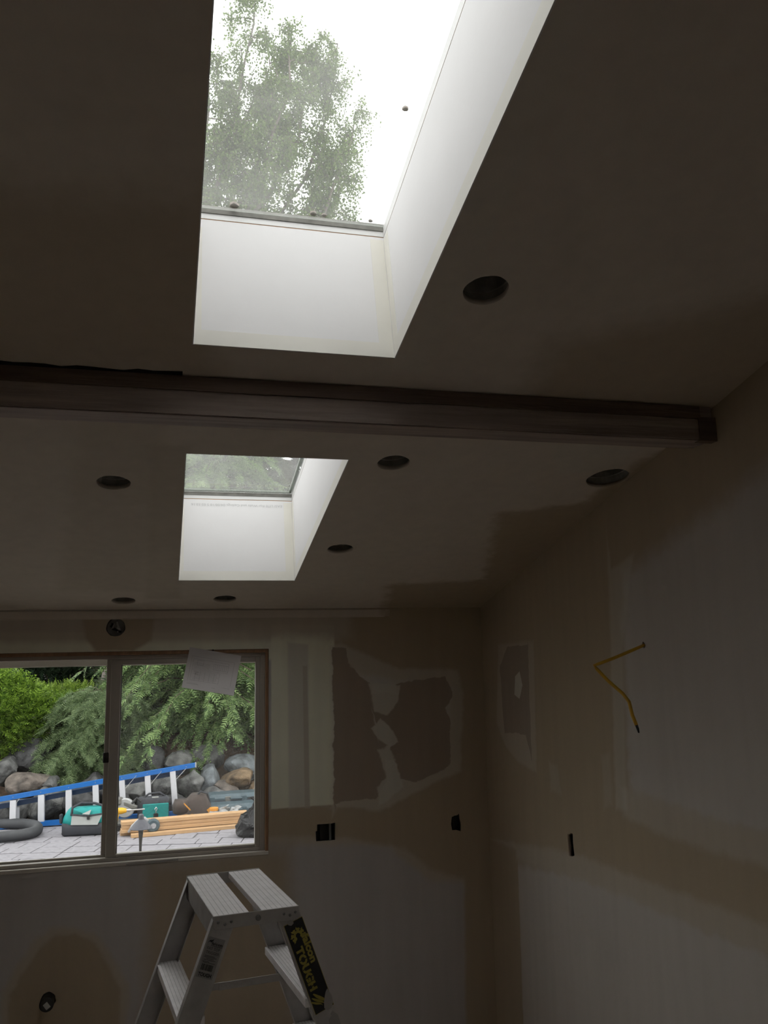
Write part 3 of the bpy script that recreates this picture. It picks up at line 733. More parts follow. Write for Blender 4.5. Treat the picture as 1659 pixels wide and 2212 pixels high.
# round box above the window
t_ = thing('junction_box', 'round wall box with loose wires above the window', 'junction box', tuple(jb))
mb = MB(); mb.lathe([(.049, .012), (.049, .05), (.0475, .05), (.0475, .012)], jb, (0, 1, 0), n=24, capped=False); mb.lathe([(.001, .048), (.049, .048), (.049, .051), (.001, .051)], jb, (0, 1, 0), n=24); mb.build('box_shell', 'box_metal', t_)
q = random.Random(8)
for i in range(5):
    a = q.uniform(0, 6.28); p0 = jb + np.array((.03 * math.cos(a), .046, .03 * math.sin(a)))
    pts = [p0, jb + np.array((q.uniform(-.02, .02), .02, q.uniform(-.02, .02))), jb + np.array((q.uniform(-.03, .03), .008, q.uniform(-.03, .03)))]
    mb = MB(); mb.tube(pts, .0055, 6); mb.build('wire', ['label_white', 'label_white', 'abs_black', 'box_metal', 'abs_black'][i], t_)
# pipe stub
t_ = thing('drain_pipe', 'capped black pipe stub poking out of the lower back wall', 'pipe', tuple(pp))
mb = MB(); mb.lathe([(.030, 0), (.030, .20)], (pp[0], D - .055, pp[2]), (0, 1, 0), n=24); mb.build('pipe_body', 'abs_black', t_, smooth=False)
mb = MB(); mb.lathe([(.001, -.001), (.030, 0), (.034, .003), (.034, .030), (.030, .032)], (pp[0], D - .068, pp[2]), (0, 1, 0), n=24); cap = mb.build('end_cap', 'abs_black', t_)
mb = MB(); ca_, sa_ = math.cos(.65), math.sin(.65); mb.frame_box((pp[0] + .002, D - .0692, pp[2] - .004), (ca_, 0, sa_), (-sa_, 0, ca_), (0, -1, 0), (-.012, -.015, 0), (.012, .015, .0005)); mb.build('cap_label', 'label_white', cap)
# yellow cable
pts = [np.array(right(1392, 1393, XR + .05)), np.array(ch), np.array(right(1372, 1402, 1.80)), np.array(right(1330, 1420, 1.70)), np.array(right(1296, 1433, 1.63)), np.array(right(1284, 1437, 1.615)), np.array(right(1289, 1445, 1.62)), np.array(right(1315, 1472, 1.65)), np.array(right(1345, 1498, 1.68)), np.array(right(1359, 1516, 1.69)), np.array(right(1366, 1545, 1.695)), np.array(right(1375, 1567, 1.70))]
t_ = thing('electrical_cable', 'yellow electrical cable bent out of the right wall', 'cable', tuple(ch))
mb = MB(); mb.tube(pts, .0065, 8); mb.build('cable_sheath', 'cable_yellow', t_, smooth=True)
mb = MB(); mb.tube([pts[-1], np.array(right(1378, 1575, 1.70)), np.array(right(1380, 1583, 1.70))], [.0058, .005, .003], 8); mb.build('taped_end', 'abs_black', t_, smooth=True)

# ------------------------------------------------------------------ indoor step ladder
LZ, LH, LL, LK = 1.35, .139, .282, .375            # top height, half width, half length, leg splay
lad = thing('step_ladder', 'aluminium double-sided trestle ladder standing below the window', 'ladder', (.266, 3.192, 0), math.radians(7))
ML = rootm(lad)
def lw(p): return np.array(ML @ Vector(p))
def lbox(nm, lo, hi, mat, parent=lad, bevel=0.0):
    q = MB(); q.box(lo, hi); return q.build(nm, mat, parent, local=True, bevel=bevel)
sd = np.array((LK, 0, -1.)); sd /= np.linalg.norm(sd)
STEPS = [LZ - .285 * k for k in (1, 2, 3, 4)]
legs = {}
for sx in (-1, 1):
    for sy_ in (-1, 1):
        # channel leg: web on the outer long-side plane, flanges turned in
        dirv = np.array((sx * LK, 0, -1.)); L = LZ - .015; ac = np.array((sx * 1.0, 0, LK)); ac /= np.linalg.norm(ac)
        q = MB(); top = np.array((sx * LH, sy_ * LL, LZ - .012)); bot = np.array((sx * (LH + LK * (LZ - .012)), sy_ * LL, 0.0)); wv = .074
        def strip(off0, off1, y0, y1):
            vs = []
            for (pt) in (top, bot):
                for (o_, y_) in ((off0, y0), (off1, y0), (off1, y1), (off0, y1)):
                    z_ = pt[2]; vs.append((pt[0] - sx * o_, sy_ * y_, z_))
            q.add(vs, [(0, 1, 2, 3), (4, 5, 6, 7), (0, 1, 5, 4), (1, 2, 6, 5), (2, 3, 7, 6), (3, 0, 4, 7)])
        strip(0, wv, LL, LL - .003)                 # web
        strip(0, .003, LL - .003, LL - .030)
        strip(wv - .003, wv, LL - .003, LL - .030)
        lg = q.build('leg', 'aluminium', lad, local=True); legs[(sx, sy_)] = lg
        fz = MB(); fz.box((bot[0] - sx * .04 - .045, sy_ * (LL - .012) - .022, 0), (bot[0] - sx * .04 + .045, sy_ * (LL - .012) + .022, .03)); fz.build('foot', 'abs_black', lg, local=True, bevel=.004)
# top platform: two grooved planks
for (x0, x1) in ((-LH + .002, -.024), (.018, LH - .002)):
    pk = lbox('top_plank', (x0, -LL + .004, LZ - .022), (x1, LL - .004, LZ), 'tread', bevel=.0015)
    ng = 7
    for i in range(1, ng):
        gx = x0 + (x1 - x0) * i / ng; lbox('groove', (gx - .0005, -LL + .006, LZ - .001), (gx + .0005, LL - .006, LZ + .0005), 'groove', pk)
for sy_ in (-1, 1):
    pts2 = [(-LH, -.034), (-LH + .006, -.040), (LH - .006, -.040), (LH, -.034), (LH, 0.001), (-LH, .001)]
    q = MB(); q.prism(pts2, (0, sy_ * (LL + .0015), LZ), (1, 0, 0), (0, 0, 1), (0, sy_, 0), .003)
    fpl = q.build('end_plate', 'aluminium', lad, local=True, bevel=.0008)
    for (rx, rz_, rr) in ((-.124, -.018, .005), (-.103, -.026, .0045), (-.083, -.020, .0045), (.004, -.020, .009), (.088, -.018, .0045), (.108, -.024, .0045), (.126, -.017, .0045)):
        q = MB(); q.lathe([(rr, 0), (rr, .002), (rr * .6, .004)], (rx, sy_ * (LL + .0045), LZ + rz_), (0, sy_, 0), n=12); q.build('rivet', 'rivet', fpl, local=True)
# side aprons under the platform
for sx in (-1, 1):
    lbox('side_apron', (sx * (LH - .002) - .0015, -LL + .006, LZ - .075), (sx * (LH - .002) + .0015, LL - .006, LZ - .001), 'aluminium')
# treads on both sides
for k, zs in enumerate(STEPS):
    for sx in (-1, 1):
        xo = LH + LK * (LZ - zs) - .004; xi = xo - .082
        a, b = sorted((sx * xo, sx * xi))
        td = lbox('tread', (a, -LL + .004, zs - .028), (b, LL - .004, zs), 'tread', bevel=.0015)
        if k < 2:
            for i in range(1, 7):
                gx = a + (b - a) * i / 7; lbox('groove', (gx - .0005, -LL + .006, zs - .001), (gx + .0005, LL - .006, zs + .0005), 'groove', td)
# spreader bars
for sy_ in (-1, 1):
    zb = .962 if sy_ > 0 else .55
    xb = LH + LK * (LZ - zb) - .072
    q = MB(); q.box((-xb, sy_ * (LL - .032), zb - .012), (.0, sy_ * (LL - .036), zb + .012)); q.build('spreader_bar', 'aluminium', lad, local=True)
    q = MB(); q.box((-.02, sy_ * (LL - .037), zb - .013), (xb, sy_ * (LL - .041), zb + .013)); q.build('spreader_bar', 'aluminium', lad, local=True)
# stickers. frames on the front webs (plane y=-LL): s along the leg downwards, t across to the right
yfr = -LL - .0006
def legframe(sx, z0, inset):
    dn = np.array((sx * LK, 0, -1.)); dn /= np.linalg.norm(dn); acr = np.array((1.0, 0, sx * LK)); acr /= np.linalg.norm(acr)
    o = np.array((sx * (LH + LK * (LZ - z0)) - sx * inset, yfr, z0)); return o, dn, acr
def to_w_dir(d): return np.array(ML.to_3x3() @ Vector(d))
o, dn, acr = legframe(-1, 1.285, .038)              # centre line of left leg
q = MB(); q.frame_box(o, acr, -dn, (0, -1, 0), (-.027, -.118, 0), (.027, .0, .0005)); st = q.build('label_sticker', 'sticker_silver', legs[(-1, -1)], local=True)
ow = lw(o + np.array((0, -.0008, 0))); dw, aw = to_w_dir(dn), to_w_dir(acr)
def lt(nm, body, s, t, h, w_, mat, parent, bold=.01): text_mesh(nm, body, ow + dw * s + aw * t, aw, -dw, h, mat, parent, width=w_, bold=bold)
lt('lettering', 'falcon', .021, -.012, .008, .036, 'ink_black', st, .02)
lt('lettering', 'FAT TOP', .036, -.021, .008, .042, 'ink_dark', st)
lt('lettering', 'TRIGGER', .048, -.021, .008, .044, 'ink_dark', st)
lt('lettering', 'TOUGH', .113, -.022, .010, .043, 'ink_black', st, .04)
q = MB()
def lq(s0, s1, t0, t1): q.frame_box(ow, aw, -dw, np.cross(aw, -dw), (t0, -s1, 0), (t1, -s0, .0004))
for s_ in (.0235,): lq(s_, s_ + .0012, -.012, .024)
for s_, a, b in ((.0535, -.02, .012), (.057, -.022, .02), (.061, -.014, .012), (.065, -.02, .018), (.070, -.022, .0), (.073, -.02, .02)): lq(s_, s_ + .0011, a, b)
rr = random.Random(2); t0 = -.02
while t0 < .018:
    w_ = rr.choice((.0008, .0012, .002)); lq(.078, .096, t0, t0 + w_); t0 += w_ + rr.choice((.0007, .001, .0014))
q.build('barcode', 'ink_black', st)
q = MB(); q.prism([(-.025, -.019), (-.020, -.010), (-.012, -.008), (-.008, -.004), (-.010, -.011), (-.015, -.016), (-.019, -.013)], ow, aw, -dw, np.cross(aw, -dw), .0005); q.build('bird_mark', 'ink_black', st)
# black and yellow sticker on the right leg
o, dn, acr = legframe(1, 1.305, .037)
q = MB(); q.frame_box(o, acr, -dn, (0, -1, 0), (-.033, -.300, 0), (.033, .0, .0005)); st0 = q.build('brand_sticker', 'sticker_yellow', legs[(1, -1)], local=True)
q = MB(); q.frame_box(o + np.array((0, -.0006, 0)), acr, -dn, (0, -1, 0), (-.0315, -.2985, 0), (.0315, -.0015, .0004)); st = q.build('sticker_field', 'sticker_black', legs[(1, -1)], local=True)
ow = lw(o + np.array((0, -.0014, 0))); dw, aw = to_w_dir(dn), to_w_dir(acr)
# lettering runs down the leg: reading direction = dn, up = acr
text_mesh('lettering', 'falcon', ow + dw * .052 + aw * .010, dw, aw, .022, 'sticker_yellow', st, width=.095, bold=.045)
text_mesh('lettering', 'TOUGH', ow + dw * .082 - aw * .022, dw, aw, .023, 'sticker_yellow', st, width=.145, bold=.055)
nz = np.cross(dw, aw)
q = MB()
for k, sk in enumerate((.096, .1245, .1545, .183, .2125)):          # stencil bridges through the heavy letters
    if k: q.frame_box(ow + dw * sk, dw, aw, nz, (-.0014, -.023, .0006), (.0014, .003, .0010))
q.build('stencil_gap', 'sticker_black', st)
q = MB()
for k in range(6):
    a = math.radians(70 + k * 46); c_, s_ = math.cos(a), math.sin(a); e1 = dw * c_ + aw * s_; e2 = -dw * s_ + aw * c_
    c0 = ow + dw * .048 + aw * .0
    q.prism([(.007, -.003), (.012, -.006), (.017, -.004), (.020, -.008), (.024, -.003), (.023, .003), (.027, .007), (.021, .008), (.016, .005), (.012, .006), (.008, .003)], c0, e1, e2, nz, .0005)
q.build('splat_mark', 'sticker_yellow', st)
q = MB(); c0 = ow + dw * .236 - aw * .016
def feather(off, ln, wd):
    top = []; bot = []
    for i in range(9):
        t = i / 8; x = off + ln * t; y_ = .036 * math.sin(min(1, t * 1.1) * 1.35) * (1 - .25 * off * 20); h_ = wd * math.sin(math.pi * min(.95, t + .12))
        top.append((x, y_ - off * .9)); bot.append((x + h_ * .6, y_ - off * .9 - h_))
    q.prism(top + bot[::-1], c0, dw, aw, nz, .0005)
feather(.0, .052, .009); feather(.010, .040, .007); feather(.019, .028, .006)
q.build('wing_mark', 'sticker_yellow', st)
# dried compound over the sticker's lower corner and the leg
def blob(s0, t0_, pts, mat='mud_splash'):
    q = MB(); q.prism(pts, ow + dw * s0 + aw * t0_ - nz * 0, dw, aw, nz, .0012); return q.build('compound_splash', mat, legs[(1, -1)])
blob(.262, .018, [(-.018, .012), (-.012, .004), (0, -.004), (.014, -.012), (.032, -.018), (.044, -.010), (.042, .004), (.030, .014), (.010, .018)])
blob(.315, .012, [(0, .010), (.006, .0), (.012, .002), (.02, -.012), (.06, -.016), (.08, .006), (.05, .02), (.02, .022)])
blob(-.004, -.012, [(0, -.008), (-.004, .004), (.0, .012), (.010, .012), (.014, .002), (.008, -.006)])

# ------------------------------------------------------------------ garden: ground
mb = MB(); mb.box((-30, D + .15, -.4), (30, 60, .02)); tag(mb.build('ground', 'ground_green'), kind='structure')
patio = tag(empty('patio', (0, 9, GZ)), kind='structure')
mb = MB(); mb.box((-7, D + .15, .02), (7, 11.35, GZ - .012)); mb.build('sand_bed', 'joint_sand', patio)
pv = MB(); pv.box((-.5, -.5, -.5), (.5, .5, .5)); proto = pv.build('paver', 'paver', patio, local=True)
pme = proto.data
bm = bmesh.new(); bm.from_mesh(pme); bmesh.ops.bevel(bm, geom=[e for e in bm.edges], offset=.03, segments=1, affect='EDGES'); bm.to_mesh(pme); bm.free()
rp = random.Random(21); first = True; pa = math.radians(-14); ROW = .27
pinv = rootm(patio).inverted()
v = -2.6
while v < 2.6:
    u = -3.2 + rp.uniform(0, .3)
    while u < 2.8:
        wd = rp.choice((.24, .32, .40)); uc = u + wd / 2; vc = v + ROW / 2
        x = uc * math.cos(pa) - vc * math.sin(pa); y_ = 9.5 + uc * math.sin(pa) + vc * math.cos(pa); u += wd
        if not (-2.9 < x < 1.7 and 7.9 < y_ < 11.25): continue
        if y_ < 8.3 and x > 1.2: continue
        o = proto if first else proto.copy()
        if not first: C.objects.link(o)
        first = False; o.parent = patio
        o.matrix_local = pinv @ Matrix.Translation((x, y_, GZ - .03 + rp.uniform(-.004, .004))) @ Matrix.Rotation(pa, 4, 'Z') @ Matrix.Diagonal((wd - .012, ROW - .012, .06, 1))
    v += ROW
# planted bank
def bank_z(x, y_):
    t = (y_ - 11.15) / 2.6; t = max(0, min(1, t)); s_ = t * t * (3 - 2 * t)
    return .02 + s_ * 1.25 + .10 * noise.noise(Vector((x * .9, y_ * .9, 3))) * min(1, t * 4)
nx_, ny_ = 70, 40; xs = np.linspace(-8, 9, nx_); ys = np.concatenate([np.linspace(11.1, 14.5, 28), np.linspace(15, 40, 12)])
vs = [(x, y_, bank_z(x, y_)) for y_ in ys for x in xs]
mb = MB(); mb.add(vs, [(j * nx_ + i, j * nx_ + i + 1, (j + 1) * nx_ + i + 1, (j + 1) * nx_ + i) for j in range(len(ys) - 1) for i in range(nx_ - 1)])
tag(mb.build('soil_bank', 'soil', smooth=True), kind='structure')

# boulders: crop coords (of 0,1380 at x.3737), size, depth, tone
def cpx(cx, cy_): return cx * .3737, 1380 + cy_ * .3737
rocks = [(20, 770, 140, 140, 12.2, 0, 'pale grey boulder at the left edge under the bright shrub'), (175, 705, 210, 190, 12.5, 3, 'large dark boulder under the feathery hemlock, left'), (170, 838, 190, 120, 11.9, 2, 'rounded brown boulder on bare soil left of the hemlock'), (295, 850, 80, 80, 11.9, 0, 'small grey boulder beside the rounded brown one'),
         (50, 995, 190, 140, 11.55, 0, 'grey boulder behind the first rungs of the blue ladder'), (280, 960, 180, 150, 11.6, 1, 'boulder behind the gap right of the second ladder rung'), (440, 960, 150, 150, 11.6, 3, 'dark boulder behind the teal and grey tool bag'), (545, 900, 160, 190, 11.9, 3, 'dark boulder left of the window divider'),
         (790, 880, 160, 150, 11.9, 1, 'grey boulder between the ladder braces, right pane'), (700, 960, 150, 140, 11.7, 3, 'dark boulder behind the yellow drill'), (870, 720, 150, 160, 12.6, 3, 'shadowed boulder above the ladder top rail'), (1030, 715, 190, 130, 12.5, 1, 'grey boulder just above the end of the blue ladder'), (1195, 700, 200, 160, 12.6, 0, 'big grey boulder under the drooping spruce'),  # shadowed boulder: its shade is put into the dark stone tone
         (1410, 752, 190, 130, 12.2, 5, 'bluish pale boulder at right edge below the spruce'), (1108, 842, 155, 135, 11.9, 1, 'rounded grey boulder right of the ladder end'), (1212, 825, 120, 150, 11.95, 5, 'upright pale grey boulder in the middle of the wall'), (1375, 812, 165, 100, 11.8, 4, 'split orange-brown boulder near the right edge'), (1300, 870, 150, 110, 11.7, 2, 'brownish boulder below the split orange one'),
         (1470, 880, 90, 100, 11.7, 4, 'tan boulder cut by the right sash edge'), (950, 860, 150, 160, 11.85, 0, 'boulder behind the last two ladder rungs'), (1010, 960, 160, 130, 11.6, 3, 'low dark boulder behind the brown tool bag'), (1230, 930, 160, 110, 11.5, 0, 'low boulder behind the blue-grey tool cases')]
for k, (cx, cy_, w_, h_, d, tone, lab) in enumerate(rocks):
    px, py = cpx(cx, cy_); c_ = back(px, py, d); s_ = d / F * .3737 * 1.02
    bm = bmesh.new(); bmesh.ops.create_icosphere(bm, subdivisions=4, radius=1.0); rk = random.Random(100 + k)
    off = Vector((rk.uniform(0, 99), rk.uniform(0, 99), rk.uniform(0, 99)))
    planes = [(Vector((rk.uniform(-1, 1), rk.uniform(-1, .4), rk.uniform(-1, 1))).normalized(), rk.uniform(.58, .86)) for _ in range(12)]
    for v_ in bm.verts:
        p = v_.co.copy()
        for (n_, dd) in planes:
            e_ = p.dot(n_) - dd
            if e_ > 0: p -= n_ * e_ * .97
        p *= 1.12 + .12 * noise.noise(p * 1.5 + off) + .06 * noise.noise(p * 4 + off) + .03 * noise.noise(p * 9 + off)
        v_.co = Vector((p.x * w_ * s_ / 1.85, p.y * .33, p.z * h_ * s_ / 1.85))
    bmesh.ops.rotate(bm, verts=bm.verts, cent=(0, 0, 0), matrix=Matrix.Rotation(rk.uniform(-.2, .2), 3, 'Y'))
    me = bpy.data.meshes.new('boulder'); bm.to_mesh(me); bm.free()
    o = link_mesh('boulder', me, 'rock%d' % tone, smooth=True); o.location = c_
    tag(o, lab, 'boulder', 'boulders of the retaining wall')

# ------------------------------------------------------------------ foliage
def frond_template(n=7, L=1.0, wid=.05, side=.34, droop=.25, fwd=.75):
    vs, fs = [], []
    def quad(a, b, w_):
        d = b - a; pn = np.array((-d[1], d[0], 0)); pn /= np.linalg.norm(pn) + 1e-9; k = len(vs)
        vs.extend([a - pn * w_ * .5, b - pn * w_ * .15, b + pn * w_ * .15, a + pn * w_ * .5]); fs.append((k, k + 1, k + 2, k + 3))
    quad(np.array((0, 0, 0.)), np.array((L, 0, -droop * L)), wid)
    for i in range(n):
        t = (i + .6) / n; x = t * L; ln = side * (1 - .75 * t) * L
        for s_ in (-1, 1):
            a = np.array((x, 0, -droop * t * t * L)); b = a + np.array((ln * fwd, s_ * ln, -droop * .6 * ln)); quad(a, b, wid * 1.5)
    return np.array(vs), np.array(fs)
def place_fronds(tmpl, pos, dirs, scale, rg, up_bias=1.0, roll=.5):
    tv, tf = tmpl; n = len(pos); dirs = dirs / (np.linalg.norm(dirs, axis=1, keepdims=True) + 1e-9)
    upv = np.tile(np.array((0, 0, up_bias)), (n, 1)) + rg.normal(0, roll, (n, 3))
    s_ = np.cross(upv, dirs); s_ /= np.linalg.norm(s_, axis=1, keepdims=True) + 1e-9; u_ = np.cross(dirs, s_)
    V = (pos[:, None, :] + scale[:, None, None] * (tv[None, :, 0:1] * dirs[:, None, :] + tv[None, :, 1:2] * s_[:, None, :] + tv[None, :, 2:3] * u_[:, None, :]))
    Fc = tf[None] + (np.arange(n) * len(tv))[:, None, None]
    return V.reshape(-1, 3), Fc.reshape(-1, tf.shape[1])
def conifer(name, label, base, H, R, mat, seed, nb=120, per=26, fl=.24, droop=.5, t0=.02, az=None, tmpl=None, tip=.25, group=None, lean=(0, 0)):
    rg = np.random.default_rng(seed); base = np.array(base, float)
    root = thing(name, label, 'tree' if H > 3 else 'shrub', tuple(base), group=group)
    mb = MB(); tp = [base + np.array((lean[0] * t, lean[1] * t, H * t)) for t in np.linspace(-.02, .97, 7)]
    mb.tube(tp, [max(.012, .028 * H * (1 - t * .9) * .5) for t in np.linspace(0, 1, 7)], 7); mb.build('trunk', 'bark', root)
    pos, dr, sc = [], [], []; mb = MB()
    for b in range(nb):
        t = t0 + (1 - t0) * (b + rg.uniform(0, 1)) / nb; a = rg.uniform(0, 2 * math.pi) if az is None else rg.uniform(*az)
        ln = R * (tip + (1 - tip) * (1 - t) ** .75) * rg.uniform(.7, 1.1); out_ = np.array((math.cos(a), math.sin(a), 0)); sdv = np.array((-out_[1], out_[0], 0))
        p0 = base + np.array((lean[0] * t, lean[1] * t, H * t)); up0 = rg.uniform(.05, .35) * ln
        line = [p0 + out_ * ln * q_ + np.array((0, 0, up0 * q_ * 2 * (1 - q_ * .6) - droop * ln * q_ * q_)) for q_ in np.linspace(0, 1, 6)]
        mb.tube(line, [.010 * (1 - q_ * .8) * max(.6, H / 3) for q_ in np.linspace(0, 1, 6)], 4, caps=False)
        for k in range(per):
            q_ = .18 + .82 * (k + rg.uniform(0, 1)) / per; i = min(4, int(q_ * 5)); f_ = q_ * 5 - i
            p = line[i] * (1 - f_) + line[i + 1] * f_; sgn = rg.choice((-1, 1))
            d = out_ * rg.uniform(.3, 1.0) + sdv * sgn * rg.uniform(.1, .9) * (1.1 - q_ * .5) + np.array((0, 0, -droop * rg.uniform(.2, 1.1)))
            pos.append(p); dr.append(d); sc.append(fl * rg.uniform(.7, 1.25) * (1.15 - .45 * q_))
    mb.build('branches', 'bark', root)['kind'] = 'stuff'
    tm = tmpl or frond_template()
    V, Fc = place_fronds(tm, np.array(pos), np.array(dr), np.array(sc), rg)
    np_mesh('foliage', V, Fc, mat, root)['kind'] = 'stuff'
    return root
def shrub(name, label, cen, rad, mat, seed, n=2600, fl=.16, lumps=9, group=None, upward=.5, tmpl=None):
    rg = np.random.default_rng(seed); cen = np.array(cen, float); rad = np.array(rad, float)
    root = thing(name, label, 'shrub', (cen[0], cen[1], cen[2] - rad[2]), group=group)
    lc = rg.normal(0, 1, (lumps, 3)); lc /= np.linalg.norm(lc, axis=1, keepdims=True); lc = cen + lc * rad * rg.uniform(.25, .62, (lumps, 1)); lr = rg.uniform(.40, .62, lumps)
    mb = MB()
    for c_ in lc: mb.tube([cen - np.array((0, 0, rad[2])), (cen + c_) / 2 - np.array((0, 0, rad[2] * .3)), c_], [.02, .012, .006], 5)
    mb.build('stems', 'bark', root)['kind'] = 'stuff'
    idx = rg.integers(0, lumps, n); d = rg.normal(0, 1, (n, 3)); d /= np.linalg.norm(d, axis=1, keepdims=True)
    pos = lc[idx] + d * (rad * lr[idx][:, None]) * rg.uniform(.55, 1.0, (n, 1)); dirs = d + np.array((0, 0, upward)) + rg.normal(0, .3, (n, 3))
    V, Fc = place_fronds(tmpl or frond_template(5, 1, .07, .36, .1), pos, dirs, fl * rg.uniform(.7, 1.3, n), rg)
    np_mesh('foliage', V, Fc, mat, root)['kind'] = 'stuff'
    return root
FINE = frond_template(8, 1, .035, .36, .3, .8)
FAT = frond_template(6, 1, .075, .30, .35, .9)
g = 'garden conifers beyond the boulders'
c_ = back(455, 1600, 13.2); conifer('spruce_tree', 'large drooping green spruce filling the right window pane', (c_[0], 13.3, bank_z(c_[0], 13.3)), 4.4, 2.1, 'spruce_leaf', 1, nb=230, per=40, fl=.26, droop=.55, tmpl=FAT, tip=.45, t0=-.02, group=g)
c_ = back(185, 1600, 12.7); conifer('hemlock_tree', 'feathery grey-green hemlock in the middle of the left pane', (c_[0], 12.8, bank_z(c_[0], 12.8) - .25), 1.12, 1.05, 'hemlock_leaf', 2, nb=190, per=36, fl=.23, droop=.5, tmpl=FINE, tip=.5, group=g, lean=(.15, 0))
c_ = back(490, 1640, 12.9); conifer('spruce_tree', 'low drooping spruce over the boulders at lower right of the window', (c_[0], 13.2, bank_z(c_[0], 13.2) - .1), 1.5, 1.15, 'spruce_leaf', 12, nb=130, per=32, fl=.24, droop=.7, tmpl=FAT, tip=.5, t0=.25, group=g)
c_ = back(268, 1620, 12.5); conifer('hemlock_tree', 'low dark hemlock just right of the window divider', (c_[0], 12.7, bank_z(c_[0], 12.7) - .2), 1.15, .55, 'hemlock_leaf', 5, nb=60, per=22, fl=.2, droop=.5, tmpl=FINE, tip=.4, group=g)
c_ = back(-2, 1552, 12.6); shrub('evergreen_shrub', 'bright green rounded shrub at far left of the window', (c_[0], 12.7, c_[2]), (.64, .6, .70), 'shrub_leaf', 3, n=5200, fl=.17, lumps=16)
c_ = back(110, 1497, 14.6); shrub('clipped_hedge', 'yellow-green hedge top behind the hemlock', (c_[0], 14.6, c_[2] - .25), (1.0, .5, .38), 'hedge_leaf', 4, n=2600, fl=.12, lumps=16, upward=.9)
c_ = back(115, 1462, 17.5); shrub('dark_hedge', 'dark green laurel mass at the back left', (c_[0], 17.5, c_[2] + .1), (1.4, .6, .75), 'dark_leaf', 6, n=3000, fl=.2, lumps=16)
c_ = back(360, 1450, 18); shrub('dark_hedge', 'dark laurel mass hidden behind the spruce', (c_[0] + .4, 18.5, c_[2] + .0), (2.4, .6, 1.6), 'dark_leaf', 9, n=3600, fl=.32, lumps=18)
# strap-leaved clump
c_ = back(170, 1530, 13.7); root = thing('grass_clump', 'arching strap-leaved clump behind the hemlock', 'plant', (c_[0], 13.7, c_[2] - .1))
vs, fs = [], []; rg = np.random.default_rng(5)
for i in range(220):
    a = rg.uniform(0, 6.28); L = rg.uniform(.35, .62); b = np.array((c_[0] + rg.normal(0, .14), 13.7 + rg.normal(0, .1), c_[2] - .1)); o_ = np.array((math.cos(a), math.sin(a), 0)); sd_ = np.array((-o_[1], o_[0], 0)) * .011
    k = len(vs); sp_ = rg.uniform(.2, .55)
    for t in (0, .35, .7, 1.0):
        p = b + o_ * L * sp_ * t * t * 1.2 + np.array((0, 0, L * (t - .35 * t * t))); vs += [p - sd_ * (1.05 - t), p + sd_ * (1.05 - t)]
    for j in range(3): fs.append((k + 2 * j, k + 2 * j + 1, k + 2 * j + 3, k + 2 * j + 2))
np_mesh('blades', np.array(vs), np.array(fs), 'blade_leaf', root)['kind'] = 'stuff'
# tall conifers behind, seen through the small skylight
for k, (px, d, H, R, lab) in enumerate([(430, 15.5, 8.6, 2.3, 'tall dark conifer behind the garden, seen through small skylight, left'), (640, 16.5, 8.3, 2.4, 'tall dark conifer behind the garden, seen through small skylight, right')]):
    c_ = back(px, 1030, d); conifer('tall_conifer', lab, (c_[0], d, bank_z(c_[0], d) - .1), H, R, 'tall_leaf', 30 + k, nb=190, per=28, fl=.5, droop=.35, tip=.2, tmpl=FAT, group='tall conifers behind the garden')
# brown trunk at top of the left pane
c_ = back(216, 1455, 19); root = thing('tree_trunk', 'bare reddish-brown trunk at the top right of the left pane', 'tree', (c_[0], 19, 1.2))
mb = MB(); mb.tube([(c_[0], 19, 1.1), (c_[0] + .03, 19, 2.6), (c_[0], 19.05, 4.4), (c_[0] + .05, 19, 6.5)], [.22, .19, .16, .05], 10); mb.build('trunk_wood', 'bark', root, smooth=True)
for k in range(5):
    z_ = 3.2 + k * .6; mb = MB(); a = k * 2.4; mb.tube([(c_[0], 19, z_), (c_[0] + .5 * math.cos(a), 19 + .5 * math.sin(a), z_ + .35), (c_[0] + 1.0 * math.cos(a), 19 + 1.0 * math.sin(a), z_ + .45)], [.05, .035, .012], 6); mb.build('branch', 'bark', root)

